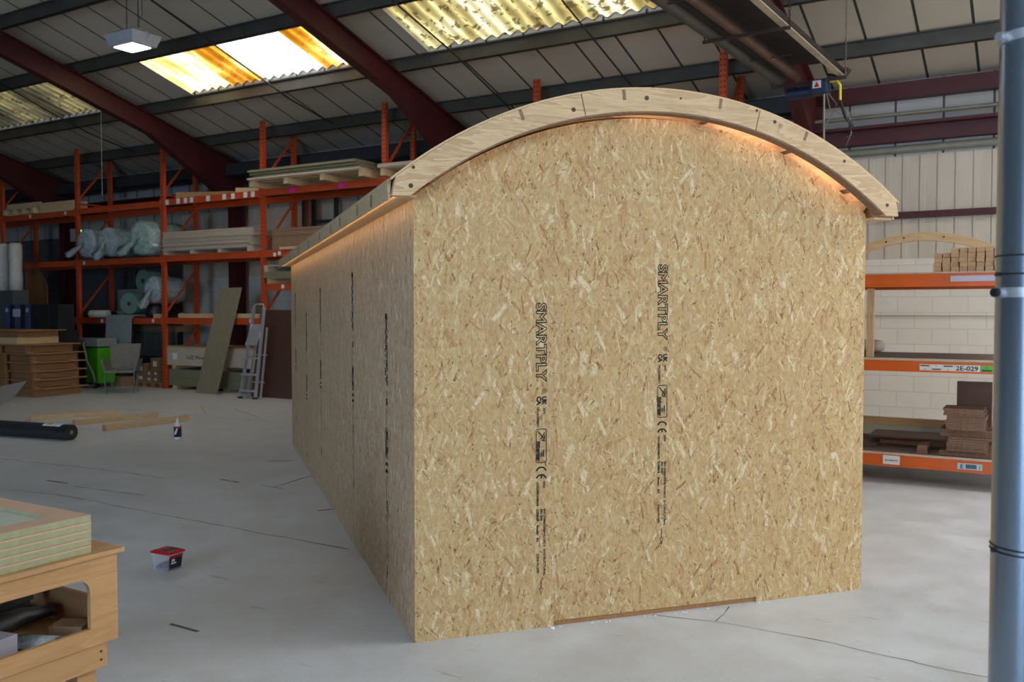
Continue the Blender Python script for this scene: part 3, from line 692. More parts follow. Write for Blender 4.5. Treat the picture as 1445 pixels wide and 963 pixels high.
hutlight('inside_work_light', (.9, 2, 1.9), (1.7, 2, 1.9), (0, 0, 1), .3, 12, (1, .6, .3))

# ------------------------------------------------------------------ LEFT PALLET RACKING
def rack(name, label, posts, t0, depth, height, levels, bh=.125):
    r = thing(name, label, 'pallet rack', rp(posts[0], t0, 0), ROOM)
    s0 = posts[0]; up = None
    for s in posts:
        for y, mat in ((0, 'upright'), (depth-.07, 'upright_back')):
            if up is None:
                mb = MB().box(-.048, .048, 0, .004, 0, height).box(-.048, -.044, 0, .07, 0, height).box(.044, .048, 0, .07, 0, height).box(-.048, -.025, .066, .07, 0, height).box(.025, .048, .066, .07, 0, height).box(-.07, .07, -.02, .1, 0, .01)
                up = mb.build('upright', 'upright', r, (s-s0, y, 0))
            else:
                o = up.copy(); C.objects.link(o); o.parent = r; o.location = (s-s0, y, 0)
                if y > 0: o.scale.z = (height-.16)/height
        for zb_ in (height-.12, height-1.38, height-2.64, height-3.90):
            MB().bar((s-s0, .05, zb_-1.0), (s-s0, depth-.05, zb_-.08), .03, .045, (1, 0, 0)).build('diagonal_brace', 'orange', r)
        for zb_ in (height-1.2, .3): MB().bar((s-s0, .05, zb_), (s-s0, depth-.05, zb_), .025, .03).build('horizontal_brace', 'orange', r)
    for i, lv in enumerate(levels):
        for z in lv:
            for y in (-.012, depth-.04):
                mb = MB().box(posts[i]-s0+.05, posts[i+1]-s0-.05, y, y+.05, z-bh, z)
                mb.box(posts[i]-s0+.045, posts[i]-s0+.055, y-.008, y+.06, z-bh-.03, z+.03).box(posts[i+1]-s0-.055, posts[i+1]-s0-.045, y-.008, y+.06, z-bh-.03, z+.03)
                mb.box(posts[i]-s0+.05, posts[i+1]-s0-.05, y-.003, y, z-.03, z)
                mb.build('beam', 'orange', r)
    return r
PO = [-24.3, -21.39, -18.47, -15.59, -12.73, -9.80, -6.81, -3.86]
TR = 12.17
rk = rack('pallet_rack', 'long run of tall orange pallet racking along the back wall', PO, TR, .88, 5.18,
          [[3.84], [3.84, 2.72, 1.45], [3.86, 2.72, 1.45], [3.88, 2.74, 1.46], [3.89, 2.74, 2.11], [3.89, 2.74], [3.89, 2.74]])
def rk_label(s0, s1, z0, z1, mat='white'):
    MB().box(s0-PO[0], s1-PO[0], -.019, -.0155, z0, z1).build('beam_label', mat, rk)
for px in (-15.42, -15.08, -14.86, -14.68, -14.20, -13.74, -13.50, -13.16, -12.96): rk_label(px-.045, px+.055, 3.765, 3.87)
for px in (-11.93, -10.75): rk_label(px-.07, px+.08, 3.78, 3.87, 'magenta')
for px, z in ((-12.4, 2.62), (-12.28, 2.64), (-18.2, 2.62), (-17.6, 1.35), (-15.9, 1.36), (-13.05, 1.37), (-12.2, 2.02), (-20.2, 3.75), (-18.85, 3.75)): rk_label(px-.03, px+.04, z, z+.07)

# pallets
_pal = {}
def pallet(loc, label, L=2.4, Wd=.82, H=.13, group=None, mat='pine', rz=ROOM, name='wooden_pallet'):
    r = thing(name, label, 'pallet', loc, rz, group)
    d = MB(); nb = 6
    for i in range(nb):
        y = Wd*i/(nb-1)*(1-.09/Wd); d.box(0, L, y, y+.09, H-.018, H)
    d.build('deck_boards', mat, r)
    for x in (0, L*.33-.03, L*.66-.05, L-.09):
        MB().box(x, x+.09, 0, Wd, 0, H-.019).build('bearer', mat, r)
    return r
ORD = ['bottom', 'second', 'third', 'fourth', 'fifth', 'sixth', 'seventh', 'eighth', 'ninth', 'tenth', 'eleventh', 'twelfth', 'thirteenth', 'fourteenth']
def place(i, n): return 'topmost' if i == n-1 else 'bottom' if i == 0 else ORD[i]+' from the bottom'
def sheets(name, n, s0, s1, t0, t1, z0, th, mat, label, cat, group, jitter=.01, gap=.0005):
    out = None
    for i in range(n):
        js, jt = random.uniform(-jitter, jitter), random.uniform(-jitter, jitter)
        if out is None:
            o = MB().box(0, s1-s0, 0, t1-t0, 0, th-gap).build(name, mat, None, rp(s0+js, t0+jt, z0), ROOM); tag(o, label+(', bottom one' if n > 1 else ''), cat, group); out = o
        else:
            o = out.copy(); C.objects.link(o); o.location = rp(s0+js, t0+jt, z0+i*th)
        o['label'] = label+', '+place(i, n)
    return z0+n*th
# bay with the pale boards
pallet(rp(-15.5, 12.12, 2.741), 'pallet under the tall stack of pale boards, second rack level', 2.5, .82, .09, mat='paleply')
sheets('plywood_sheet', 10, -15.5, -13.02, 12.10, 13.0, 2.833, .037, 'paleply', 'pale sheet in tall rack stack', 'board', 'pale sheets stacked on the rack', .02, .005)
sheets('brown_sheet', 9, -12.55, -10.2, 12.25, 13.0, 2.745, .045, 'cardboard', 'brown sheet in rack stack', 'board', 'brown sheets stacked on the rack', .01)
tag(MB().box(0, 1.2, 0, .09, 0, .05).build('timber_batten', 'pine', None, rp(-12.25, 12.13, 2.741), ROOM), 'timber batten on the second rack beam in front of the brown sheets', 'timber')
# top level
pallet(rp(-12.66, 11.8, 3.891), 'pallet carrying olive boards on the top rack level', 2.7, 1.1, .12)
zz = sheets('olive_board', 1, -12.67, -10.0, 11.75, 12.9, 4.012, .03, 'paleply', 'pale bottom board of the stack on the top rack level', 'board', None)
zz = sheets('olive_board', 3, -12.63, -10.05, 11.8, 12.95, 4.043, .05, 'olivemdf', 'olive board on top rack level', 'board', 'olive boards on the top rack level', .06, .008)
pallet(rp(-9.7, 11.95, 3.891), 'pallet on the top rack level just left of the hut roof', 2.4, .9, .13)
sheets('pale_board', 2, -9.72, -7.4, 11.9, 12.9, 4.022, .03, 'paleply', 'pale board just left of hut roof', 'board', 'pale boards beside the hut roof')
pallet(rp(-21.1, 12.05, 3.841), 'pallet on the top rack level at the far left', 1.2, .95, .13)
tag(MB().box(0, 1.35, 0, .5, 0, .03).box(0, 1.35, 0, .03, .03, .14).build('timber_board', 'pine', None, rp(-21.2, 12.2, 3.972), ROOM), 'timber board lying on the far left top-level pallet', 'timber')
tag(MB().box(0, 1.25, 0, .35, 0, .22).build('timber_bundle', 'pine', None, rp(-19.8, 12.15, 3.841), ROOM), 'thick timber plank on the top rack level right of the far left pallet', 'timber')
tag(MB().bar((0, 0, .06), (1.3, .5, .06), .16, .12).build('timber_plank', 'ply', None, rp(-15.2, 12.25, 3.881), ROOM), 'yellowish plank lying askew on the top rack level', 'timber')
tag(MB().bar((0, 0, .05), (.6, .3, .05), .10, .10).build('timber_block', 'pine', None, rp(-13.5, 12.25, 3.881), ROOM), 'short timber offcut on the top level at the middle upright', 'timber')
# bay right of the middle upright, low level
pallet(rp(-12.6, 12.15, 2.111), 'pallet under the olive boards beside the hut corner', 2.4, .85, .11)
sheets('olive_board', 2, -12.62, -10.2, 12.1, 13.0, 2.223, .055, 'olivemdf', 'olive board beside hut corner', 'board', 'olive boards beside the hut corner')
pallet(rp(-12.62, 12.1, 2.335), 'upper pallet stacked on the olive boards beside the hut corner', 2.4, .85, .12, mat='paleply')
# level one battens
for s0, s1, z, t, lab in ((-15.95, -15.72, 1.451, 12.2, 'short square timber end left of the upright'), (-15.15, -14.2, 1.461, 12.18, 'long yellow batten on the low beam left of the leaning board'), (-13.95, -13.55, 1.461, 12.2, 'batten on the low beam behind the leaning board'), (-13.5, -12.85, 1.461, 12.16, 'batten on the low beam right of the leaning board')):
    tag(MB().box(0, s1-s0, 0, .09, 0, .085).build('timber_batten', 'pine', None, rp(s0, t, z), ROOM, bevel=.003), lab, 'timber')
# floor level: olive boards, crate
for i, s in enumerate((-15.4, -14.5, -13.9, -13.1)):
    tag(MB().box(0, .11, 0, .8, 0, .068).build('timber_bearer', 'pine', None, rp(s, 12.22, 0), ROOM), 'timber bearer under the olive boards on the floor, '+('leftmost', 'second from left', 'third from left', 'rightmost')[i], 'timber', 'bearers under the olive boards')
    tag(MB().box(0, .11, 0, .8, 0, .075).build('timber_spacer', 'pine', None, rp(s, 12.22, .41), ROOM), 'timber spacer between olive boards and the long crate, '+('leftmost', 'second from left', 'third from left', 'rightmost')[i], 'timber', 'spacers under the long crate')
sheets('olive_board', 2, -15.5, -12.9, 12.21, 13.02, .07, .169, 'olivemdf', 'olive board under the long crate', 'board', 'olive boards on the floor', .006, .003)
cr = thing('long_crate', 'long flat plywood crate with stencilled writing on the olive boards', 'crate', rp(-15.53, 12.2, .487), ROOM)
MB().box(0, 2.66, 0, .82, 0, .375).build('crate_body', 'paleply', cr, bevel=.004)
MB().box(-.01, 2.67, -.01, .83, .376, .40).build('crate_lid', 'ply', cr)
mb = MB(); put_text(mb, 'LIZ Pine War 028', .10, (.60, -.002, .14), (1, 0, 0), (0, 0, 1), length=1.1, bold=.001); mb.build('stencil_text', 'ink', cr)
MB().box(.17, .31, -.004, -.001, .12, .25).build('paper_label', 'white', cr)
# leaning olive board
def leaning(name, b0, b1, t0, top_s, top_t, h, th, mat, label, cat):
    a = rp(b0, t0, 0); b = rp(b1, t0, 0); c = rp(b1+top_s, top_t, h); d = rp(b0+top_s, top_t, h); n = (b-a).cross(d-a).normalized()*th
    mb = MB().poly([p-a for p in (a, b, c, d)]+[p-a-n for p in (a, b, c, d)], [(0, 1, 2, 3), (7, 6, 5, 4), (0, 4, 5, 1), (1, 5, 6, 2), (2, 6, 7, 3), (3, 7, 4, 0)])
    return tag(mb.build(name, mat, None, a), label, cat)
leaning('olive_plank', -14.2, -13.6, 11.80, .34, 12.13, 2.05, .018, 'olive', 'wide olive board leaning on the rack left of the stepladder', 'board')
leaning('walnut_panel', -12.72, -10.9, 11.84, .02, 12.10, 1.62, .03, 'walnut', 'dark walnut panel leaning on the rack behind the stepladder', 'board')
# stepladder
ld = thing('step_ladder', 'aluminium stepladder folded against the dark walnut panel', 'ladder', rp(-12.44, 11.50, 0), ROOM)
def lx(z): return .20*z/1.66
for sx in (-1, 1):
    MB().bar((sx*.19, 0, 0), (sx*.125+.20, .11, 1.66), .028, .06, (0, 1, 0)).build('front_rail', 'alu', ld)
    MB().bar((sx*.17+.05, .10, 0), (sx*.12+.19, .19, 1.3), .022, .035, (0, 1, 0)).build('rear_rail', 'alu', ld)
    MB().bar((sx*.19, 0, -.0), (sx*.19, 0, .035), .05, .075, (0, 1, 0)).build('foot', 'rubber', ld)
MB().tube([(.075, .11, 1.62), (.08, .11, 1.68), (.11, .115, 1.72), (.29, .115, 1.72), (.32, .11, 1.68), (.325, .11, 1.62)], .014, 8).build('hand_hoop', 'alu', ld)
for z, wd in ((.16, .36), (.46, .34), (.76, .32)):
    k_ = z/1.66; MB().box(-wd/2+lx(z), wd/2+lx(z), -.07+.07*k_, .04+.07*k_, z-.03, z).build('tread', 'alu', ld)
MB().poly([(-.02, -.04, .98), (.26, -.04, .98), (.29, .09, 1.36), (.03, .09, 1.36), (-.02, -.01, .98), (.26, -.01, .98), (.29, .12, 1.36), (.03, .12, 1.36)], [(0, 1, 2, 3), (7, 6, 5, 4), (0, 4, 5, 1), (1, 5, 6, 2), (2, 6, 7, 3), (3, 7, 4, 0)]).build('platform', 'alu', ld)
for z in (.3, .8): MB().bar((-.04+lx(z), .13, z), (.26+lx(z), .13, z), .015, .02).build('rear_stretcher', 'alu', ld)

# wrapped rolls
def wrapped_roll(s, t, z, r, L, label, mat='wrap', tail=(-.25, -.30), seed=1):
    rd = random.Random(seed)
    root = thing('wrapped_roll', label, 'foam roll', rp(s, t, z-r), ROOM, None)
    mb = MB(); n = 32; rings = []
    prof = [(.0, .10*r), (.03, .35*r), (.012, .6*r), (.02, .88*r), (.05, .985*r), (.10, 1.0*r), (.3*L, 1.0*r), (.6*L, .99*r), (L-.05, r), (L, .8*r)]
    for y, rr in prof:
        ring = []
        for k in range(n):
            a = 2*PI*k/n; q = rr*(1+rd.uniform(-.035, .02)+.02*math.sin(5*a+y*7))
            ring.append((q*math.cos(a), y, r+q*math.sin(a)))
        rings.append(ring)
    vs = [v for g in rings for v in g]; fs = [(i*n+k, i*n+(k+1) % n, (i+1)*n+(k+1) % n, (i+1)*n+k) for i in range(len(rings)-1) for k in range(n)]
    fs += [tuple(range(n)), tuple(range((len(rings)-1)*n, len(rings)*n))]
    mb.poly(vs, fs, 0, True); mb.build('roll_body', mat, root)
    # gathered plastic tail at the near end
    mb = MB(); rings = []; n = 22; dx, dz = tail
    for j, (q, rr) in enumerate(((0, .10), (.12, .04), (.25, .06), (.42, .09), (.6, .10), (.8, .13), (1.0, .11))):
        ring = []
        for k in range(n):
            a = 2*PI*k/n; fold = 1+(.30 if k % 2 else -.35)*min(1, q*2)+rd.uniform(-.28, .28)
            ring.append((dx*q+rr*fold*math.cos(a), -.02-.16*q+rr*.45*fold*math.sin(a), r+dz*q+rr*.35*math.sin(a*2)*q))
        rings.append(ring)
    vs = [v for g in rings for v in g]; fs = [(i*n+k, i*n+(k+1) % n, (i+1)*n+(k+1) % n, (i+1)*n+k) for i in range(len(rings)-1) for k in range(n)]
    mb.poly(vs, fs, 0, True); mb.build('plastic_tail', mat, root)
    return root
wrapped_roll(-17.93, 11.98, 3.07, .32, 1.05, 'leftmost plastic-wrapped foam roll on the second rack level', 'wrap', (-.28, -.28), 1)
wrapped_roll(-17.27, 12.02, 3.075, .315, .95, 'second plastic-wrapped roll from the left, its tail hanging down', 'wrap', (-.02, -.36), 2)
wrapped_roll(-16.67, 12.18, 3.025, .275, .80, 'smaller plastic-wrapped roll pushed back between its neighbours', 'wrapgreen', (.02, -.16), 3)
w4 = wrapped_roll(-16.02, 11.92, 3.105, .355, 1.0, 'rightmost and largest plastic-wrapped roll beside the upright', 'wrapgreen', (-.32, -.34), 4)
MB().box(.30, .33, .10, .22, .18, .30).build('paper_label', 'white', w4)
for i, s in enumerate((-17.95, -17.3, -16.65, -16.0)):
    tag(MB().box(0, .5, 0, .75, 0, .012).build('shelf_board', 'chipdark', None, rp(s-.25, 12.22, 2.722), ROOM), 'thin dark board under the wrapped rolls, '+('leftmost', 'second from left', 'third from left', 'rightmost')[i], 'board', 'boards under the wrapped rolls')
tag(MB().lathe([(.0, 0), (.17, .01), (.2, .1), (.16, .2), (.18, .28), (0, .30)], 16).build('black_bag', 'bagdark', None, rp(-16.17, 12.42, 1.452), ROOM), 'crumpled black bag under the red-banded wrapped roll', 'bag')
w5 = wrapped_roll(-15.98, 12.18, 2.04, .285, .7, 'wrapped roll with a red band on the low rack level', 'wrap', (-.06, -.36), 5)
MB().tube([(.29*math.cos(a), .12+.05*math.sin(a*1), .285+.29*math.sin(a)) for a in [2*PI*i/24 for i in range(25)]], .008, 5).build('red_band', 'red', w5)
def foamroll(name, s, t, z, r, L, mat, label, ax='t', cat='roll', core=True, seg=24):
    root = thing(name, label, cat, rp(s, t, z), ROOM)
    d = Vector((0, 1, 0)) if ax == 't' else Vector(ax)
    a = Vector((0, 0, r)); b = a+d*L
    MB().tube([a, b], r, seg).build('roll_body', mat, root)
    if core: MB().tube([a-d*.006, a+d*.01], r*.22, 14).build('core_hole', 'knot', root)
    return root
foamroll('underlay_roll', -16.62, 12.12, 1.535, .22, .85, 'greenfoam', 'green underlay roll lying on the low rack level', (-.28, .95, 0))
foamroll('underlay_roll', -16.60, 12.45, 2.0, .24, .5, 'greenfoam', 'dark green roll standing back above the underlay roll')
foamroll('film_roll', -18.3, 12.42, 1.452, .075, .85, 'greyplastic', 'grey film roll at the back of the low level', (.96, .28, 0))
foamroll('film_roll', -18.25, 12.22, 1.452, .07, .75, 'blackcase', 'black film roll at the front of the low level', (.96, .28, 0))
foamroll('film_roll', -17.80, 12.03, 1.452, .082, .45, 'cotton', 'white-ended tube roll in front of the film rolls', (.96, .28, 0))
# draped foam sheet over the low beam
for s, lab in ((-17.30, 'left grey foam sheet draped over the low beam'), (-16.88, 'right grey foam sheet draped over the low beam')):
    pr = [(12.5, 1.475), (12.2, 1.50), (12.12, 1.49), (12.07, 1.42), (12.05, 1.1), (12.04, .83)]
    q = [(a-12.0, b) for a, b in pr]; q2 = [(a-.02, b+.02 if a > .1 else b) for a, b in q]
    pts = q+list(reversed([(a-.02, b+(.02 if b > 1.45 else 0)) for a, b in q]))
    tag(MB().prism(pts, 'yz', 0, .41).build('foam_sheet', 'foam', None, rp(s, 12.0, 0), ROOM), lab, 'foam sheet')

# floor goods left of the crate
tag(MB().box(0, .5, 0, .35, 0, .2).build('carton', 'cardboard', None, rp(-17.2, 11.95, 0), ROOM, bevel=.003), 'brown carton on the floor behind the wicker chair', 'box')
pl = pallet(rp(-16.6, 12.2, 0), 'small pallet under the cartons beside the rack upright', .90, .38, .10, mat='deal')
for i, (s, z, w_, h_, lab) in enumerate(((-16.58, .102, .30, .16, 'small carton at the left of the pallet'), (-16.24, .102, .17, .12, 'small labelled carton, lower left of the four'), (-16.03, .102, .17, .12, 'small labelled carton, lower right of the four'), (-16.24, .224, .17, .12, 'small labelled carton, upper left of the four'), (-16.03, .224, .17, .12, 'small labelled carton, upper right of the four'), (-16.10, .346, .28, .27, 'tall carton on top of the small cartons'), (-16.55, .264, .26, .22, 'carton on the left of the carton pile'))):
    c_ = tag(MB().box(0, w_, 0, .3, 0, h_).build('carton', 'cardboard', None, rp(s, 12.23, z), ROOM+(.0 if i != 6 else .0), bevel=.002), lab, 'box')
    MB().box(w_*.3, w_*.72, -.003, .001, h_*.35, h_*.75).build('paper_label', 'white', c_)
sc_ = thing('slatted_crate', 'black slatted crate on the floor level behind the cartons', 'crate', rp(-17.1, 12.62, 0), ROOM)
mb = MB().box(0, 1.4, 0, .3, 0, .66); mb.build('crate_base', 'blackcase', sc_)
mb = MB().box(0, 1.4, -.02, 0, .62, .68).box(0, 1.4, -.02, 0, 1.12, 1.16)
for i in range(20): mb.box(i*.07, i*.07+.03, -.02, .0, .68, 1.12)
mb.build('slats', 'cabgrey', sc_)
MB().box(-.02, 1.42, -.04, .32, 1.161, 1.28).build('crate_top', 'chip', sc_)
# green cart
gc = thing('cleaning_cart', 'lime green wheeled bin with a grey top beside the rack', 'bin', rp(-17.15, 11.45, 0), ROOM)
MB().box(0, .42, 0, .4, .10, .84).build('bin_body', 'lime', gc, bevel=.02)
MB().box(-.42, .45, -.03, .43, .86, 1.03).build('grey_top', 'greyplastic', gc, bevel=.015)
for x in (.05, .33): MB().tube([(x, -.02, .055), (x+.04, -.02, .055)], .055, 14).build('wheel', 'rubber', gc)
MB().tube([(.04, -.06, .95), (.10, -.10, .88), (.30, -.16, .55), (.50, -.18, .35), (.58, -.18, .18), (.52, -.18, .07), (.3, -.16, .05)], .022, 8).build('hose', 'greyplastic', gc)
MB().box(-.40, -.05, .02, .38, 0, .855).build('side_bin', 'blackcase', gc, bevel=.02)

# wicker chair
ch = thing('wicker_armchair', 'grey wicker garden armchair standing in front of the rack', 'chair', (-7.62, 17.45, 0), math.radians(12))
MB().box(-.25, .25, -.24, .24, .40, .45).build('seat', 'wicker', ch, bevel=.01)
mb = MB().poly([(-.24, .22, .44), (.24, .22, .44), (.29, .34, .95), (-.29, .34, .95), (-.24, .25, .44), (.24, .25, .44), (.29, .37, .95), (-.29, .37, .95)], [(0, 1, 2, 3), (7, 6, 5, 4), (0, 4, 5, 1), (1, 5, 6, 2), (2, 6, 7, 3), (3, 7, 4, 0)])
mb.build('backrest', 'wicker', ch)
for sx in (-1, 1):
    MB().bar((sx*.25, -.22, 0), (sx*.27, -.24, .42), .022, .022).build('leg', 'cabgrey', ch)
    MB().bar((sx*.23, .24, 0), (sx*.24, .22, .42), .022, .022).build('leg', 'cabgrey', ch)
    MB().poly([(sx*.24, -.23, .42), (sx*.24, .24, .42), (sx*.31, .26, .66), (sx*.31, -.25, .66), (sx*.27, -.23, .42), (sx*.27, .24, .42), (sx*.34, .26, .66), (sx*.34, -.25, .66)], [(0, 1, 2, 3), (7, 6, 5, 4), (0, 4, 5, 1), (1, 5, 6, 2), (2, 6, 7, 3), (3, 7, 4, 0)]).build('armrest', 'wicker', ch)

# cabinet, cases, fabric rolls at the far left
cb = thing('metal_cabinet', 'tall grey-green metal cabinet at the left edge', 'cabinet', rp(-21.13, 11.2, 0), ROOM)
MB().box(0, 1.86, 0, .34, 0, 2.05).build('cabinet_body', 'cabgrey', cb, bevel=.006)
for x in (.01, .94): MB().box(x, x+.91, -.018, -.001, .03, 2.02).build('door', 'cabgrey', cb, bevel=.003)
tag(MB().box(0, 2.15, 0, .42, 0, 1.19).box(-.02, 2.17, -.02, .44, 1.19, 1.215).build('low_cabinet', 'blackcase', None, rp(-19.05, 10.72, 0), ROOM), 'low black cabinet behind the stack of brown trays', 'cabinet')
for i, (s, m, lab) in enumerate(((-18.86, 'navy', 'leftmost navy case with a round sticker'), (-18.67, 'blackcase', 'black case left of the white label'), (-18.49, 'navy', 'navy case with the square white label'), (-18.30, 'blackcase', 'black case between the two right navy cases'), (-18.12, 'navy', 'rightmost navy case with a round sticker'), (-17.92, 'blackcase', 'first large black case right of the navy cases'), (-17.60, 'blackcase', 'middle large black case'), (-17.28, 'blackcase', 'rightmost large black case'))):
    wd = .165 if i < 5 else .30
    c_ = tag(MB().box(0, wd, 0, .35, 0, .52).build('upright_case', m, None, rp(s, 10.76, 1.217), ROOM, bevel=.006), lab, 'case')
    if i in (0, 4): MB().tube([(wd/2, -.004, .40), (wd/2, .002, .40)], .045, 14).build('round_sticker', 'lilac', c_)
    if i == 2: MB().box(-.05, .2, -.012, -.001, .26, .42).build('paper_label', 'lilac', c_)
for s, lab in ((-19.92, 'left white fabric roll standing on the cabinet'), (-19.45, 'right white fabric roll standing on the cabinet')):
    pr = [(0, 0), (.135, .0), (.14, .25), (.128, .5), (.14, .75), (.132, 1.0), (.10, 1.04), (0, 1.0)]
    tag(MB().lathe(pr, 18).build('fabric_roll', 'cotton', None, rp(s, 11.36, 2.052), ROOM), lab, 'fabric roll')
# brown disc / reel board behind
tag(MB().prism([(0, 0), (.85, 0), (.85, .75), (.5, 1.2), (0, 1.25)], 'xz', 0, .03).build('brown_board', 'deal', None, rp(-21.33, 12.7, 1.452), ROOM), 'brown board with a cut-off corner behind the white fabric rolls', 'board')
# exit unit on wall
ex = thing('wall_box', 'small grey box with a green light on the back wall', 'control box', rp(-20.15, 13.2, 3.28), ROOM)
MB().box(-.14, .14, 0, .1, 0, .30).build('box_body', 'lampbody', ex)
MB().box(.16, .22, 0, .06, .2, .27).build('green_light', 'greenled', ex)
MB().box(-.02, .02, .1, .6, .1, .14).build('wall_bracket', 'darksteel', ex)
# boiler-like box behind the rack
bo = thing('wall_unit', 'pale grey machine cabinet against the wall behind the rack', 'machine', rp(-18.6, 13.25, 0), ROOM)
MB().box(0, .95, 0, .4, 0, 2.1).build('unit_body', 'greyplastic', bo, bevel=.01)
MB().box(.62, .72, -.004, -.001, 1.75, 1.86).build('warning_sticker', 'yellow', bo)
for x in (.25, .4): MB().tube([(x, .2, 2.1), (x, .2, 2.4), (x-.1, .2, 3.1)], .025, 6).build('cable', 'wire', bo)

# stack of brown trays
def tray(s, t, z, L, Wd, H, label, mat='deal', rz=0.):
    r = thing('timber_tray', label, 'tray', rp(s, t, z), ROOM+rz)
    [MB().box(-L, -.031, a_, a_+.02, 0, H-.023).build('end_board', mat, r) for a_ in (.12, Wd-.02)]
    MB().box(-L*.55, -L*.50, 0.0, .03, 0, H-.023).build('end_post', mat, r)
    [MB().box(a_, a_+.025, 0.0205 if a_ > -.1 else .15, Wd-.0205, .008, H-.023).build('side_board', mat, r) for a_ in (-.075, -L)]
    MB().box(-L-.02, .075, -.05, Wd+.10, H-.022, H-.001).build('top_board', mat, r)
    for y in (.06, Wd-.16): MB().box(-.12, -.02, y, y+.1, 0, .007).build('foot_block', 'pine', r)
    return r
zz = 0.0
labs = ['bottom brown timber tray of the stack', 'second brown tray from the bottom', 'third brown tray from the bottom', 'fourth brown tray from the bottom', 'fifth brown tray from the bottom', 'sixth brown tray, topmost of the wide ones']
for i in range(6):
    tray(-16.02+(.06, .0, .0, .0, -.02, -.12)[i], 9.62+random.uniform(-.02, .03), zz, 1.4, 1.02, .163, labs[i]+' at the left edge', rz=.12); zz += .163
tag(MB().box(-1.3, 0, 0, .9, 0, .12).build('slatted_box', 'pine_y', None, rp(-16.45, 9.6, zz+.001), ROOM+.12), 'shallow timber box between the upper and lower brown trays', 'box')
tray(-16.4, 9.62, zz+.122, 1.4, .86, .14, 'topmost brown tray of the stack at the left edge', rz=.12)

# ------------------------------------------------------------------ things on the floor in the middle distance
def fbar(a, b, wd, ht, name, mat, label, cat, group=None):
    a = Vector((*a, 0)); b = Vector((*b, 0)); L = (b-a).length
    o = MB().box(0, L, -wd/2, wd/2, 0, ht).build(name, mat, None, a, math.atan2((b-a).y, (b-a).x), bevel=.002)
    return tag(o, label, cat, group)
fbar((-7.04, 13.03), (-6.04, 13.75), .095, .07, 'timber_length', 'pine', 'left one of the three timbers lying on the floor', 'timber')
fbar((-6.12, 12.45), (-5.33, 13.38), .095, .075, 'timber_length', 'pine', 'middle one of the three timbers lying on the floor', 'timber')
fbar((-5.43, 11.86), (-4.72, 12.97), .095, .085, 'timber_length', 'pine', 'nearest of the three timbers lying on the floor, behind the glue bottle', 'timber')
fbar((-5.24, 15.03), (-4.80, 13.95), .03, .008, 'wood_chip', 'pine', 'short yellow wood offcut on the floor left of the hut', 'wood offcut')
fbar((-4.5, 14.5), (-3.78, 13.33), .018, .008, 'wood_strip', 'paleply', 'thin pale wood strip on the floor beside the hut', 'wood offcut')
# glue bottle
gb = thing('glue_bottle', 'white glue bottle with a red and black label on the floor', 'bottle', (-4.17, 11.11, 0), .2)
MB().lathe([(0, 0), (.042, .0), (.045, .01), (.045, .17), (.040, .19), (.022, .205), (.02, .21), (0, .21)], 20).build('bottle_body', 'bottle', gb)
MB().lathe([(.0455, .03), (.0458, .03), (.0458, .145), (.0455, .145)], 20).build('black_label', 'rubber', gb)
MB().lathe([(.0455, .146), (.0460, .146), (.0460, .165), (.0455, .165)], 20).build('red_band', 'red', gb)
MB().poly([(-.03, -.0462, .09), (-.005, -.0470, .14), (.01, -.0466, .14), (-.012, -.0470, .07), (-.03, -.0462, .06)], [(0, 1, 2, 3, 4)]).build('white_flash', 'white', gb)
MB().lathe([(.02, .21), (.019, .235), (.008, .26), (.004, .272), (0, .272)], 14).build('nozzle', 'bottle', gb)
# black membrane roll
a = Vector((-5.45, 11.02, 0)); b = Vector((-6.95, 11.62, 0)); d = (b-a); L = d.length
mr = thing('membrane_roll', 'black roll of membrane with a white label lying on the floor', 'roll', a, math.atan2(d.y, d.x))
MB().tube([(0, 0, .097), (L, 0, .097)], .097, 28).build('roll_body', 'membrane', mr)
MB().tube([(-.004, 0, .097), (.01, 0, .097)], .025, 14).build('core', 'greyplastic', mr)
def curved(x0, x1, a0, a1, r, name, mat, parent):
    vs = []; fs = []; n = 8
    for i in range(n+1):
        an = math.radians(a0+(a1-a0)*i/n); vs += [(x0, r*math.cos(an), .097+r*math.sin(an)), (x1, r*math.cos(an), .097+r*math.sin(an))]
    for i in range(n): fs.append((2*i, 2*i+1, 2*i+3, 2*i+2))
    return MB().poly(vs, fs, 0, True).build(name, mat, parent)
curved(.12, .42, 48, 110, .0985, 'paper_label', 'white', mr)
curved(.28, .38, 60, 85, .0992, 'gold_mark', 'goldprint', mr); curved(.30, .36, 86, 104, .0992, 'blue_mark', 'blueprint', mr)
curved(.215, .225, 48, 110, .0992, 'label_bar', 'rubber', mr)
# grey curved sheet at left edge: a bent laminate
mb = MB(); vs = []; n = 14
P0 = Vector((-8.16, 14.28, .42)); 
for i in range(n+1):
    q = i/n; x = -6.72-1.2*q; z = .52-.42*math.sin(q*PI/2)
    for j in (0, 1): vs.append((x-.9*j, 12.0+.2*j+.0*q, z+.0*j))
tagm = MB()
# swept sheet: edge falls from upper right to lower left
prof = [(0, .52), (-.06, .43), (-.14, .33), (-.25, .24), (-.40, .165), (-.6, .12), (-.9, .10), (-1.2, .095)]
pts = prof+[(x, z-.008) for x, z in reversed(prof)]
o = MB().prism(list(reversed(pts)), 'xz', 0, .9).build('laminate_sheet', 'laminate', None, (-6.78, 11.85, .08), math.radians(10))
tag(o, 'curved grey laminate sheet curling up at the left edge', 'sheet')
tag(MB().box(-1.15, -.8, .02, .85, 0, .158).build('timber_support', 'pine', None, (-6.78, 11.85, 0), math.radians(10)), 'low timber support under the curled grey sheet', 'timber')

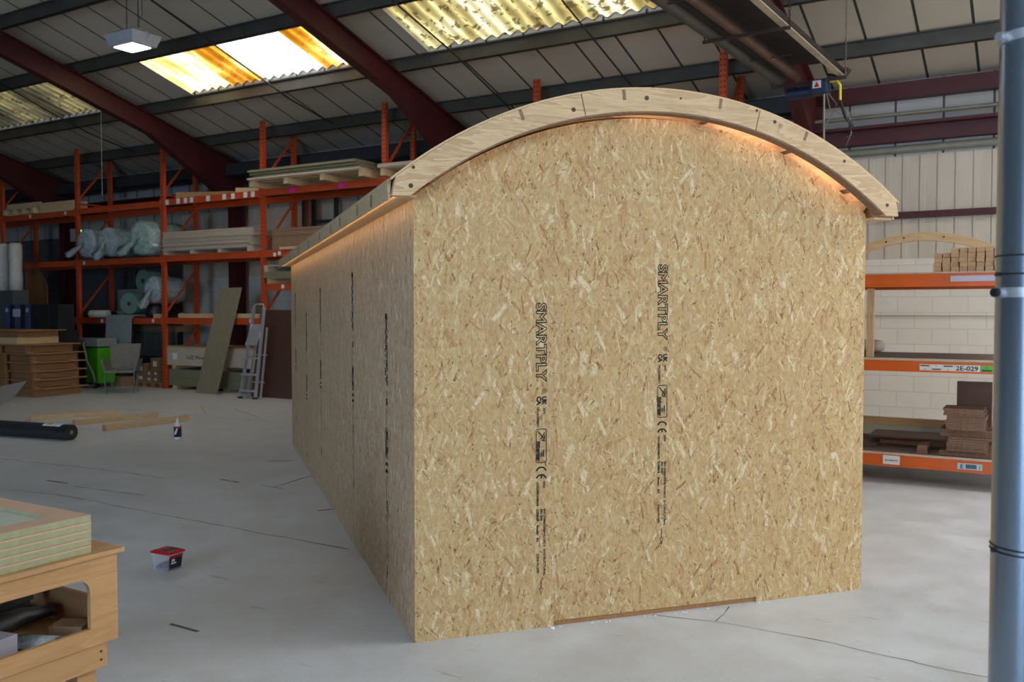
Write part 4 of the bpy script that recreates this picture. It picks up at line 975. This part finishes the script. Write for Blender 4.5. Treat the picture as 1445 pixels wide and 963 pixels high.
# screw tub
tb = thing('screw_tub', 'clear plastic tub of screws with a red lid on the floor', 'tub', (-2.135, 5.50, 0), math.radians(-28))
def taper(w0, w1, d0, d1, h0, h1):
    return [(-w0, -d0, h0), (w0, -d0, h0), (w0, d0, h0), (-w0, d0, h0), (-w1, -d1, h1), (w1, -d1, h1), (w1, d1, h1), (-w1, d1, h1)]
BF = [(0, 3, 2, 1), (4, 5, 6, 7), (0, 1, 5, 4), (1, 2, 6, 5), (2, 3, 7, 6), (3, 0, 4, 7)]
MB().poly(taper(.062, .074, .052, .062, .001, .105), [f for f in BF if f != (4, 5, 6, 7)]).build('tub_body', 'clear', tb)
mb = MB().poly(taper(.080, .078, .068, .066, .105, .118), BF).poly(taper(.070, .066, .058, .054, .118, .124), BF); mb.build('lid', 'red', tb, bevel=.004)
MB().poly(taper(.035, .034, .045, .044, .1245, .1255), BF).build('lid_label', 'rubber', tb, loc=(.02, 0, 0))
# heap of screws as one uncountable mass
mb = MB(); rd = random.Random(3); n = 12; vs = []; fs = []
for i in range(n+1):
    for j in range(n+1):
        x = -.058+.116*i/n; y = -.048+.096*j/n; h = .022+.022*math.exp(-((x-.01)**2+y**2)/.0012)+rd.uniform(-.004, .004)
        vs.append((x, y, h))
for i in range(n):
    for j in range(n): fs.append((i*(n+1)+j, (i+1)*(n+1)+j, (i+1)*(n+1)+j+1, i*(n+1)+j+1))
mb.poly(vs, fs)
mb.box(-.058, .058, -.048, .048, .003, .02)
for i in range(90):
    x, y = rd.uniform(-.05, .05), rd.uniform(-.04, .04); h = .024+.022*math.exp(-((x-.01)**2+y**2)/.0012); a = rd.uniform(0, PI)
    mb.bar((x, y, h), (x+.02*math.cos(a), y+.02*math.sin(a), h+rd.uniform(-.003, .012)), .003, .003)
hp = mb.build('screws', 'screws', None, tb.location+Vector((0, 0, .001)), math.radians(-28)); tag(hp, 'heap of zinc screws inside the red-lidded tub', 'screws', kind='stuff')
fc_ = MB().poly([(-.052, -.0585, .012), (.055, -.0585, .012), (.064, -.0645, .098), (-.060, -.0645, .098), (-.052, -.0575, .012), (.055, -.0575, .012), (.064, -.0635, .098), (-.060, -.0635, .098)], [(0, 1, 2, 3), (7, 6, 5, 4), (0, 4, 5, 1), (1, 5, 6, 2), (2, 6, 7, 3), (3, 7, 4, 0)])
tl = MB().poly([(.0655, -.045, .016), (.0655, .045, .016), (.0735, .050, .098), (.0735, -.050, .098), (.0645, -.045, .016), (.0645, .045, .016), (.0725, .050, .098), (.0725, -.050, .098)], [(0, 1, 2, 3), (7, 6, 5, 4), (0, 4, 5, 1), (1, 5, 6, 2), (2, 6, 7, 3), (3, 7, 4, 0)]).build('front_label', 'rubber', tb)
MB().poly([(.0735, -.049, .082), (.0735, .049, .082), (.0755, .051, .100), (.0755, -.051, .100)], [(0, 1, 2, 3)]).build('red_label_band', 'red', tl)
MB().poly([(.0700, -.040, .045), (.0700, .0, .045), (.0718, .0, .056), (.0718, -.040, .056)], [(0, 1, 2, 3)]).build('white_lettering', 'white', tl, loc=(.002, 0, 0))
MB().poly([(.0718, -.036, .060), (.0718, -.012, .060), (.0735, -.012, .076), (.0735, -.036, .076)], [(0, 1, 2, 3)]).build('white_lettering', 'white', tl, loc=(.002, 0, 0))

# ------------------------------------------------------------------ WORKBENCH in the near left corner
wb = thing('workbench', 'plywood workbench with a rounded opening in its side, near left corner', 'workbench', rp(-2.83, 2.02, 0), ROOM)
# local x = s (bench runs to -x), local y = t (bench runs to -y)
BL, BD = 1.1, 1.3
MB().box(-BL, .0, -BD, .012, .735, .752).build('bench_top', 'ply', wb, bevel=.002)
def side_with_hole():
    # outer rectangle y from -BD..-.015, z .425...733 ; opening y from -BD+.1 .. -.115, z .487...665 with a rounded upper far corner
    mb = MB(); x0, x1 = -.03, -.012
    y0, y1, z0, z1 = -BD, -.012, .425, .733; a0, a1, b0, b1 = -BD+.1, -.118, .487, .668
    r = .05
    hole = [(a0, b0), (a1, b0)]+[(a1-r+r*math.cos(math.radians(t)), b1-r+r*math.sin(math.radians(t))) for t in range(0, 91, 15)]+[(a0, b1)]
    # quads: strips around the hole
    mb.box(x0, x1, y0, y1, z0, b0); mb.box(x0, x1, y0, y1, b1, z1); mb.box(x0, x1, y0, a0, b0, b1); mb.box(x0, x1, a1, y1, b0, b1)
    fill = [(a1, b1)]+[(a1-r+r*math.cos(math.radians(t)), b1-r+r*math.sin(math.radians(t))) for t in range(90, -1, -15)]
    mb.prism(fill, 'yz', x0, x1)
    return mb
side_with_hole().build('side_panel', 'ply', wb)
MB().box(-BL, -BL+.018, -BD, -.012, .425, .734).build('side_panel', 'ply', wb)
MB().box(-BL+.019, -.031, -.03, -.012, .425, .56).build('back_panel', 'deal', wb)
MB().box(-BL+.019, -.031, -BD, -.031, .425, .437).build('tray_floor', 'deal', wb)
MB().box(-.045, -.02, -BD, -.05, .335, .4245).build('lower_rail', 'ply', wb, bevel=.002)
for y in (-.055, -.075):
    pass
for z in (.395, .365): MB().tube([(-.0205, -.075, z), (-.0185, -.075, z)], .005, 8).build('screw_hole', 'knot', wb)
for x, y in ((-.115, -.15), (-.115, -BD+.02), (-BL+.03, -.15), (-BL+.03, -BD+.02)):
    MB().box(x, x+.07, y, y+.07, 0, .424).build('leg', 'ply', wb)
# board frames on the bench
fr = thing('board_frame', 'topmost salmon-faced frame with an inset sage panel on the bench', 'frame', rp(-2.83-.03, 2.02-.10, .863), ROOM)
def frame_mesh(L=.95, Wd=1.15, fwid=.095, th=.023):
    return MB().box(-fwid, 0, -Wd, 0, 0, th).box(-L, -L+fwid, -Wd, 0, 0, th).box(-L+fwid, -fwid, -fwid, 0, 0, th).box(-L+fwid, -fwid, -Wd, -Wd+fwid, 0, th)
def face_mats(o):
    o.data.materials.append(M['salmon'])
    for p in o.data.polygons:
        if p.normal.z > .9: p.material_index = 1
o = frame_mesh().build('frame_rails', 'sage', fr); face_mats(o)
MB().box(-.95+.095, -.095, -1.15+.095, -.095, .002, .014).build('inset_panel', 'sagepanel', fr)
for i, lab in enumerate(('second board down in the bench stack', 'third board down in the bench stack', 'fourth board down in the bench stack', 'bottom board of the bench stack')):
    o = MB().box(-.95, 0, -1.15, 0, 0, .0262).build('sage_board', 'sage', None, rp(-2.83-.03+random.uniform(-.001, .001), 1.92, .8355-.0275*i), ROOM)
    o.data.materials.append(M['salmon'])
    for p in o.data.polygons:
        if p.normal.z > .9: p.material_index = 1
    tag(o, lab+', green edge and salmon face', 'board')
    # thin salmon top veneer showing as a line at the edge
    MB().box(-.9505, .0005, -1.15, .0005, .0205, .0263).build('salmon_veneer', 'salmon', o)
# clutter in the bench tray
def inb(x, y, z=.4375): return rp(-2.83+x, 2.02+y, z)
tag(MB().box(0, .16, 0, .16, 0, .075).build('grey_box', 'cardgrey', None, inb(-.25, -.50), ROOM+.2, bevel=.002), 'grey cardboard box in the bench tray', 'box')
vs = []; fs = []
for i in range(9):
    a = math.radians(20+i*16); vs += [(0, .06*math.cos(a), .06*math.sin(a)), (.14, .06*math.cos(a), .06*math.sin(a))]
for i in range(8): fs.append((2*i, 2*i+1, 2*i+3, 2*i+2))
o = MB().poly(vs, fs, 0, True).build('film_sleeve', 'wrap', None, inb(-.20, -.26, .418), ROOM+.4); sol = o.modifiers.new('s', 'SOLIDIFY'); sol.thickness = .002
tag(o, 'shiny clear plastic sleeve in the bench tray', 'plastic sleeve')
tag(MB().box(0, .12, 0, .09, 0, .045).build('kraft_box', 'cardboard', None, inb(-.18, -.17), ROOM+.5, bevel=.002), 'small brown box at the far end of the bench tray', 'box')
tag(MB().tube([(0, 0, .012), (.03, -.15, .012), (.06, -.32, .03)], .011, 8).build('black_cable', 'rubber', None, inb(-.12, -.68), ROOM), 'black cable lying along the bench tray', 'cable')
tag(MB().box(0, .3, 0, .7, 0, .05).build('dark_case', 'blackcase', None, inb(-.75, -.85), ROOM+.02, bevel=.006), 'flat black case at the back of the bench tray', 'case')
tag(MB().bar((0, 0, .06), (-.05, .62, .10), .05, .02).bar((0, 0, .03), (-.05, .62, .07), .012, .06).build('hand_saw', 'rubber', None, inb(-.36, -.72), ROOM), 'long black tool lying in the bench tray', 'tool')
tag(MB().bar((0, 0, .02), (.12, -.34, .02), .06, .03).bar((.02, 0, .04), (.13, -.28, .045), .02, .02).build('grey_clamp', 'greyplastic', None, inb(-.22, -.72), ROOM), 'grey bar clamp in the bench tray near the opening', 'clamp')

tag(MB().tube([(0, 0, .03), (.02, .08, .05), (-.02, .18, .045), (.02, .28, .05)], .03, 8, radii=[.02, .045, .035, .02]).build('black_bag', 'bagdark', None, inb(-.34, -.34), ROOM), 'crumpled black bag in the middle of the bench tray', 'bag')

# ------------------------------------------------------------------ RIGHT RACK AND ITS GOODS
RS0, RS1, RT = -2.9, .25, 8.9
rr = thing('pallet_rack', 'near orange shelving rack at the right of the hut', 'pallet rack', rp(RS0, RT, 0), ROOM)
for y in (0, 1.2):
    for x in (0, RS1-RS0):
        u = up_ = MB().box(-.048, .048, 0, .004, 0, 2.3).box(-.048, -.044, 0, .07, 0, 2.3).box(.044, .048, 0, .07, 0, 2.3)
        u.build('upright', 'upright', rr, (x, y, 0))
for z0, z1 in ((.165, .272), (1.045, 1.145), (1.82, 1.935)):
    for y in (-.045, 1.21):
        mb = MB().box(.05, RS1-RS0-.05, y, y+.045, z0, z1).box(.05, RS1-RS0-.05, y-.006, y, z0, z0+.018); mb.build('beam', 'orangebeam', rr)
def rr_part(s0, s1, z0, z1, name, mat, y=-.0475):
    return MB().box(s0-RS0, s1-RS0, y-.002, y+.002, z0, z1).build(name, mat, rr)
for s0, s1, m in ((-.962, -.87, 'white'), (-.868, -.776, 'white'), (-.774, -.682, 'white'), (-.680, -.475, 'white'), (-.472, -.375, 'green_label')):
    rr_part(s0, s1, 1.063, 1.118, 'shelf_label', m)
def rtxt(txt, s, z, size, length=None, bold=0.):
    mb = MB(); put_text(mb, txt, size, (s-RS0, -.0505, z), (1, 0, 0), (0, 0, 1), length=length, bold=bold); mb.build('label_text', 'ink', rr)
rtxt('2E-029', -.668, 1.0705, .056, .178, .0012); rtxt('A', -.925, 1.067, .022); rtxt('B', -.83, 1.099, .018); rtxt('C', -.735, 1.067, .022); rtxt('D', -.432, 1.090, .024)
rtxt('0000000', -.955, 1.099, .018, .075, .001); rtxt('0000000', -.860, 1.069, .018, .075, .001); rtxt('000000', -.765, 1.099, .018, .075, .001); rtxt('0000000', -.462, 1.069, .018, .08, .001)
rr_part(-.722, -.330, 1.862, 1.912, 'blank_label', 'lilac')
rr_part(-1.262, -1.118, .178, .265, 'paper_label', 'white'); rtxt('ENTMW37', -1.245, .212, .020, .11, .0004)
rr_part(-.642, -.445, .190, .245, 'barcode_label', 'bluelabel'); rtxt('E', -.62, .198, .05, None, .001); rtxt('1', -.475, .198, .045)
mb = MB()
x = -.575
while x < -.49:
    wv_ = random.uniform(.0015, .004); mb.box(x-RS0, x+wv_-RS0, -.0515, -.0500, .20, .238); x += wv_+random.uniform(.0015, .003)
mb.build('barcode', 'ink', rr)
# shelf boards lie on the beams
tag(MB().box(0, 3.0, 0, 1.28, 0, .020).build('shelf_board', ['chipdark'], None, rp(RS0+.06, RT-.05, .273), ROOM), 'brown board on the bottom beams of the right rack', 'shelf board')
for sb_, h_ in ((C.objects[-1], .020),): MB().box(0, 3.0, -.004, -.0005, 0, h_).build('sawn_edge', 'paleply', sb_)
tag(MB().box(0, 3.0, 0, 1.28, 0, .022).build('shelf_board', ['chipdark'], None, rp(RS0+.06, RT-.05, 1.146), ROOM), 'brown board on the middle beams of the right rack', 'shelf board')
for sb_, h_ in ((C.objects[-1], .022),): MB().box(0, 3.0, -.004, -.0005, 0, h_).build('sawn_edge', 'paleply', sb_)
tag(MB().box(0, 3.0, 0, 1.28, 0, .014).build('shelf_board', ['paleply'], None, rp(RS0+.06, RT-.05, 1.936), ROOM), 'pale board on the top beams of the right rack', 'shelf board')
# pale post by the hut corner
tag(MB().box(0, .06, 0, .06, 0, .64).build('timber_post', 'pine_z', None, rp(-1.425, RT-.02, 1.170), ROOM), 'pale timber post standing on the middle shelf beside the hut', 'timber')
# sleeve / roll on the middle shelf
tag(MB().tube([(0, 0, .065), (.03, 0, .065), (.30, 0, .065), (.36, 0, .065), (.385, 0, .065)], .065, 16, radii=[.06, .065, .065, .058, .03]).build('fabric_roll', 'cotton', None, rp(-1.80, 9.95, 1.170), ROOM), 'grey rolled cloth on the middle shelf beside the hut', 'roll')
# arched rib on the top shelf
R_, th_ = 1.42, .085
pts = [(R_*math.sin(math.radians(a)), R_*math.cos(math.radians(a))) for a in range(-42, 43, 3)]+[((R_-th_)*math.sin(math.radians(a)), (R_-th_)*math.cos(math.radians(a))) for a in range(42, -43, -3)]
zb = (R_-th_)*math.cos(math.radians(42))
ar = thing('arched_timber', 'arched timber rib standing on the top shelf of the right rack', 'timber rib', rp(-1.05, 9.72, 1.951), ROOM)
MB().prism([(x, z-zb) for x, z in reversed(pts)], 'xz', 0, .045).build('rib_body', 'pine', ar, bevel=.002)
for a in (-14, -7, 8):
    MB().tube([((R_-.04)*math.sin(math.radians(a)), -.002, (R_-.04)*math.cos(math.radians(a))-zb), ((R_-.04)*math.sin(math.radians(a)), .002, (R_-.04)*math.cos(math.radians(a))-zb)], .009, 10).build('bolt_hole', 'knot', ar)
# cut timbers stacked end-on
cut = None
NC = ('first', 'second', 'third', 'fourth', 'fifth', 'sixth', 'seventh', 'eighth', 'ninth', 'last')
for i in range(10):
    n = 4 if i < 2 else 5
    for j in range(n):
        loc = rp(-.862+i*.0685+random.uniform(-.003, .003), RT+random.uniform(-.012, .012), 1.951+j*.0425)
        if cut is None:
            cut = MB().box(0, .062, 0, .38, 0, .0415).build('cut_timber', 'endgrain', None, loc, ROOM, bevel=.0015); tag(cut, '-', 'timber', 'cut timbers piled on the top shelf'); o = cut
        else:
            o = cut.copy(); C.objects.link(o); o.location = loc
        o['label'] = 'sawn timber block on right top shelf, %s in %s column' % (place(j, n), NC[i])
# bottom shelf: big dark box, batten rail, pale boards, chipboard pile
tag(MB().box(0, .31, 0, .12, 0, .60).build('dark_box', 'chipdark', None, rp(-.735, 9.93, .2935), ROOM), 'tall dark brown box at the back of the bottom shelf', 'box')
tag(MB().box(0, 2.2, 0, .06, 0, .075).build('timber_rail', 'pine', None, rp(-2.6, 10.12, .40), ROOM), 'yellow timber rail along the back of the bottom shelf', 'timber')
tag(MB().box(0, 2.2, 0, .08, 0, .105).build('pale_board', 'sagepanel', None, rp(-2.6, 10.10, .2935), ROOM), 'pale board edge under the yellow timber rail', 'board')
tag(MB().box(0, .62, 0, .42, 0, .018).build('brown_board', 'chipdark', None, rp(-2.0, 9.15, .2935), ROOM), 'flat brown panel on the bottom shelf beside the hut', 'board')
tag(MB().box(0, .90, 0, .45, 0, .06).build('brown_board', 'chip', None, rp(-1.38, 9.45, .2935), ROOM), 'brown board block under the offset dark panel', 'board')
tag(MB().box(0, 1.1, 0, .50, 0, .018).build('brown_board', 'chipdark', None, rp(-1.48, 9.40, .3545), ROOM), 'offset dark panel lying on the brown block, bottom shelf', 'board')
for i in range(4):
    tag(MB().box(0, .085, 0, .32, 0, .017).build('chipboard_strip', 'chip', None, rp(-.985+(.006 if i == 3 else 0), 8.92, .2935+.0185*i), ROOM), 'narrow chipboard strip left of the tall chipboard pile, '+place(i, 4), 'board', 'narrow chipboard strips')
z = .2935; cw = None
spec = [(-.80, .46, .02, 2)]+[(-.735, .325, .0, 5)]+[(-.725, .34, .01, 1)]+[(-.80, .50, .05, 3)]+[(-.745, .315, .0, 6)]+[(-.765, .33, -.02, 3)]
names_c = ['wide chipboard at the foot of the tall pile', 'chipboard in the lower part of the tall pile', 'chipboard lipping out of the lower pile', 'wide chipboard crossing the middle of the tall pile', 'chipboard in the upper part of the tall pile', 'chipboard slab at the top of the tall pile']
for (s, wd, dt, n), nm in zip(spec, names_c):
    first = None
    for j in range(n):
        loc = rp(s+random.uniform(-.006, .006), 8.93+dt+random.uniform(-.005, .005), z)
        if first is None:
            first = MB().box(0, wd, 0, .34, 0, .0205).build('chipboard', 'chip', None, loc, ROOM); tag(first, nm+(', bottom' if n > 1 else ''), 'board', nm.split(' of ')[-1]+' '+nm.split()[0]+' boards' if n > 1 else None)
        else:
            o = first.copy(); C.objects.link(o); o.location = loc
            if n > 1: o['label'] = nm+', '+place(j, n)
        z += .0215
# ------------------------------------------------------------------ DUCT in the near right corner
du = thing('metal_duct', 'galvanised round duct standing close at the right edge', 'duct', (1.277, 2.2, 0), 0)
MB().tube([(0, 0, 0), (0, 0, 5.5)], .08, 48).build('duct_pipe', 'galv', du)
for z in (1.645, 2.262):
    MB().tube([(0, 0, z-.012), (0, 0, z+.012)], .0835, 48).build('clamp_band', 'alu', du, bevel=.002)
    MB().tube([(-.088, -.012, z), (-.104, -.018, z)], .011, 10).build('clamp_bolt', 'alu' if z > 2 else 'rubber', du)
    MB().tube([(-.080, -.01, z), (-.093, -.014, z)], .014, 10).build('clamp_lug', 'alu', du)
for z, dz in ((1.735, 0), (1.690, 0), (1.020, -.002), (1.006, .0)):
    MB().tube([(.0812*math.cos(2*PI*i/32), .0812*math.sin(2*PI*i/32), z+dz) for i in range(33)], .0022, 6, caps=False).build('cable_tie', 'rubber', du)
for z in (1.690, 1.008): MB().box(-.089, -.080, -.008, .004, z-.005, z+.005).build('tie_head', 'rubber', du)

# ------------------------------------------------------------------ RADIANT HEATER under the roof
hd = math.radians(-30.74-2.9)
ht = thing('radiant_tube_heater', 'dark overhead radiant tube heater hanging on chains at upper right', 'heater', rp(-2.50, 11.3, 4.42), hd)
# local +y points away; the heater runs from y=0 towards the viewer to y=-7
prof = [(-.33, .0), (-.20, .20), (.20, .20), (.33, .0), (.345, .0), (.21, .215), (-.21, .215), (-.345, .0)]
MB().prism(list(reversed(prof)), 'xz', -7.0, 0).build('reflector_hood', 'heater', ht)
MB().prism([(.325, -.012), (.40, -.012), (.40, .0), (.325, .0)], 'xz', -7.0, 0).build('hood_lip', 'hood_lip', ht)
MB().prism([(.33, -.01), (.402, .07), (.396, .075), (.325, -.003)], 'xz', -7.0, 0).build('hood_side', 'heater', ht)
MB().tube([(-.12, -7, .02), (-.12, -.15, .02)], .055, 16).build('burner_tube', 'tube', ht)
MB().tube([(-.37, -7, .03), (-.37, .0, .03)], .07, 16).build('return_tube', 'purlin', ht)
for y in (-.05, -2.3, -4.6, -6.8):
    MB().bar((-.46, y, -.05), (.44, y, -.05), .03, .03).build('bracket', 'rust', ht)
for y in (-1.25, -3.5): MB().bar((-.40, y, -.02), (.15, y, -.02), .012, .012).build('tube_support', 'rust', ht)
def chain(parent, p0, p1, mat='rust'):
    p0, p1 = Vector(p0), Vector(p1); n = int((p1-p0).length/.032); mb = MB()
    for i in range(n):
        c = p0.lerp(p1, (i+.5)/n); ax = Vector((1, 0, 0)) if i % 2 else Vector((0, 1, 0))
        pts = [c+ax*.010*math.cos(2*PI*j/8)+Vector((0, 0, .022*math.sin(2*PI*j/8))) for j in range(9)]
        mb.tube(pts, .0035, 4, caps=False)
    return mb.build('chain', mat, parent)
chain(ht, (.43, -.05, -.05), (.43, -.05, 1.05), 'pipegrey'); chain(ht, (.43, -2.3, -.05), (.43, -2.3, 1.65)); chain(ht, (-.44, -2.3, -.05), (-.44, -2.3, 1.65)); chain(ht, (-.44, -.05, -.05), (-.44, -.05, 1.05))
cbx = MB().box(.02, .22, -.08, .14, -.19, -.03).build('control_box', 'bluebox', ht, bevel=.01)
MB().box(.06, .16, -.104, -.101, -.14, -.05).build('warning_sticker', 'white', cbx); 
MB().poly([(.075, -.106, -.13), (.145, -.106, -.13), (.11, -.106, -.065)], [(0, 1, 2)]).build('warning_triangle', 'red', cbx)
MB().tube([(-.30, .12, -.12), (.02, .12, -.12)], .075, 16).build('fan_housing', 'bluebox', ht)
MB().tube([(.24, 0, -.06), (.32, 0, -.06), (.36, 0, -.12), (.36, 0, -.30)], .016, 8).build('gas_hose', 'yellow', ht)
MB().tube([(.36, 0, -.30), (.42, 0, -.5), (.50, .02, -.62), (.45, .02, -.75)], .018, 8).build('black_hose', 'rubber', ht)
MB().tube([(.17, 0, -.2), (.17, .02, -.9)], .013, 8).build('conduit', 'pipegrey', ht)
MB().tube([(.2, 0, -.2), (.24, 0, -.38), (.36, 0, -.46), (.46, .02, -.44), (.48, .05, -.7), (.40, .1, -.85)], .007, 6).build('cable', 'pipegrey', ht)
MB().tube([(.22, 0, -.2), (.32, 0, -.34), (.24, 0, -.5), (.18, 0, -.6)], .006, 6).build('cable', 'pipegrey', ht)
MB().tube([(.2, 0, .0), (.30, .03, -.02), (.40, .05, .02), (.44, .05, .08)], .045, 12).build('flue', 'heater', ht)

# ------------------------------------------------------------------ HIGH-BAY LAMP
hb = thing('high_bay_lamp', 'square high-bay lamp glowing white under the roof at upper left', 'lamp', rp(-11.42, 8.45, 5.42), ROOM)
mb = MB().poly([(-.27, -.20, 0), (.27, -.20, 0), (.27, .20, 0), (-.27, .20, 0), (-.32, -.25, .16), (.32, -.25, .16), (.32, .25, .16), (-.32, .25, .16)], [f for f in BF if f != (4, 5, 6, 7)])
mb.poly([(-.32, -.25, .16), (.32, -.25, .16), (.32, .25, .16), (-.32, .25, .16), (-.20, -.14, .23), (.20, -.14, .23), (.20, .14, .23), (-.20, .14, .23)], BF)
mb.build('housing', 'lampbody', hb, bevel=.006)
MB().box(-.22, .20, -.15, .15, -.008, .002).build('lens', 'glow', hb)
MB().box(-.14, .14, -.05, .05, .23, .26).build('gear_box', 'lampbody', hb)
MB().tube([(.30, 0, .06), (.36, 0, .08), (.36, 0, .16), (.2, 0, .22)], .012, 6).build('side_bracket', 'lampbody', hb)
for x in (-.13, .13): chain(hb, (x, 0, .24), (x, 0, zp(8.45)-5.42))
MB().tube([(.1, 0, .24), (.22, .0, .45), (.20, 0, .75), (.30, 0, zp(8.45)-5.40)], .007, 6).build('flex', 'pipegrey', hb)
hl = bpy.data.lights.new('high_bay_light', 'AREA'); hl.shape = 'RECTANGLE'; hl.size = .46; hl.size_y = .32; hl.energy = 22; hl.color = (.85, .94, 1)
hlo = bpy.data.objects.new('high_bay_light', hl); C.objects.link(hlo); hlo.location = rp(-11.42, 8.45, 5.405)
hlo.rotation_euler = (0, 0, ROOM)
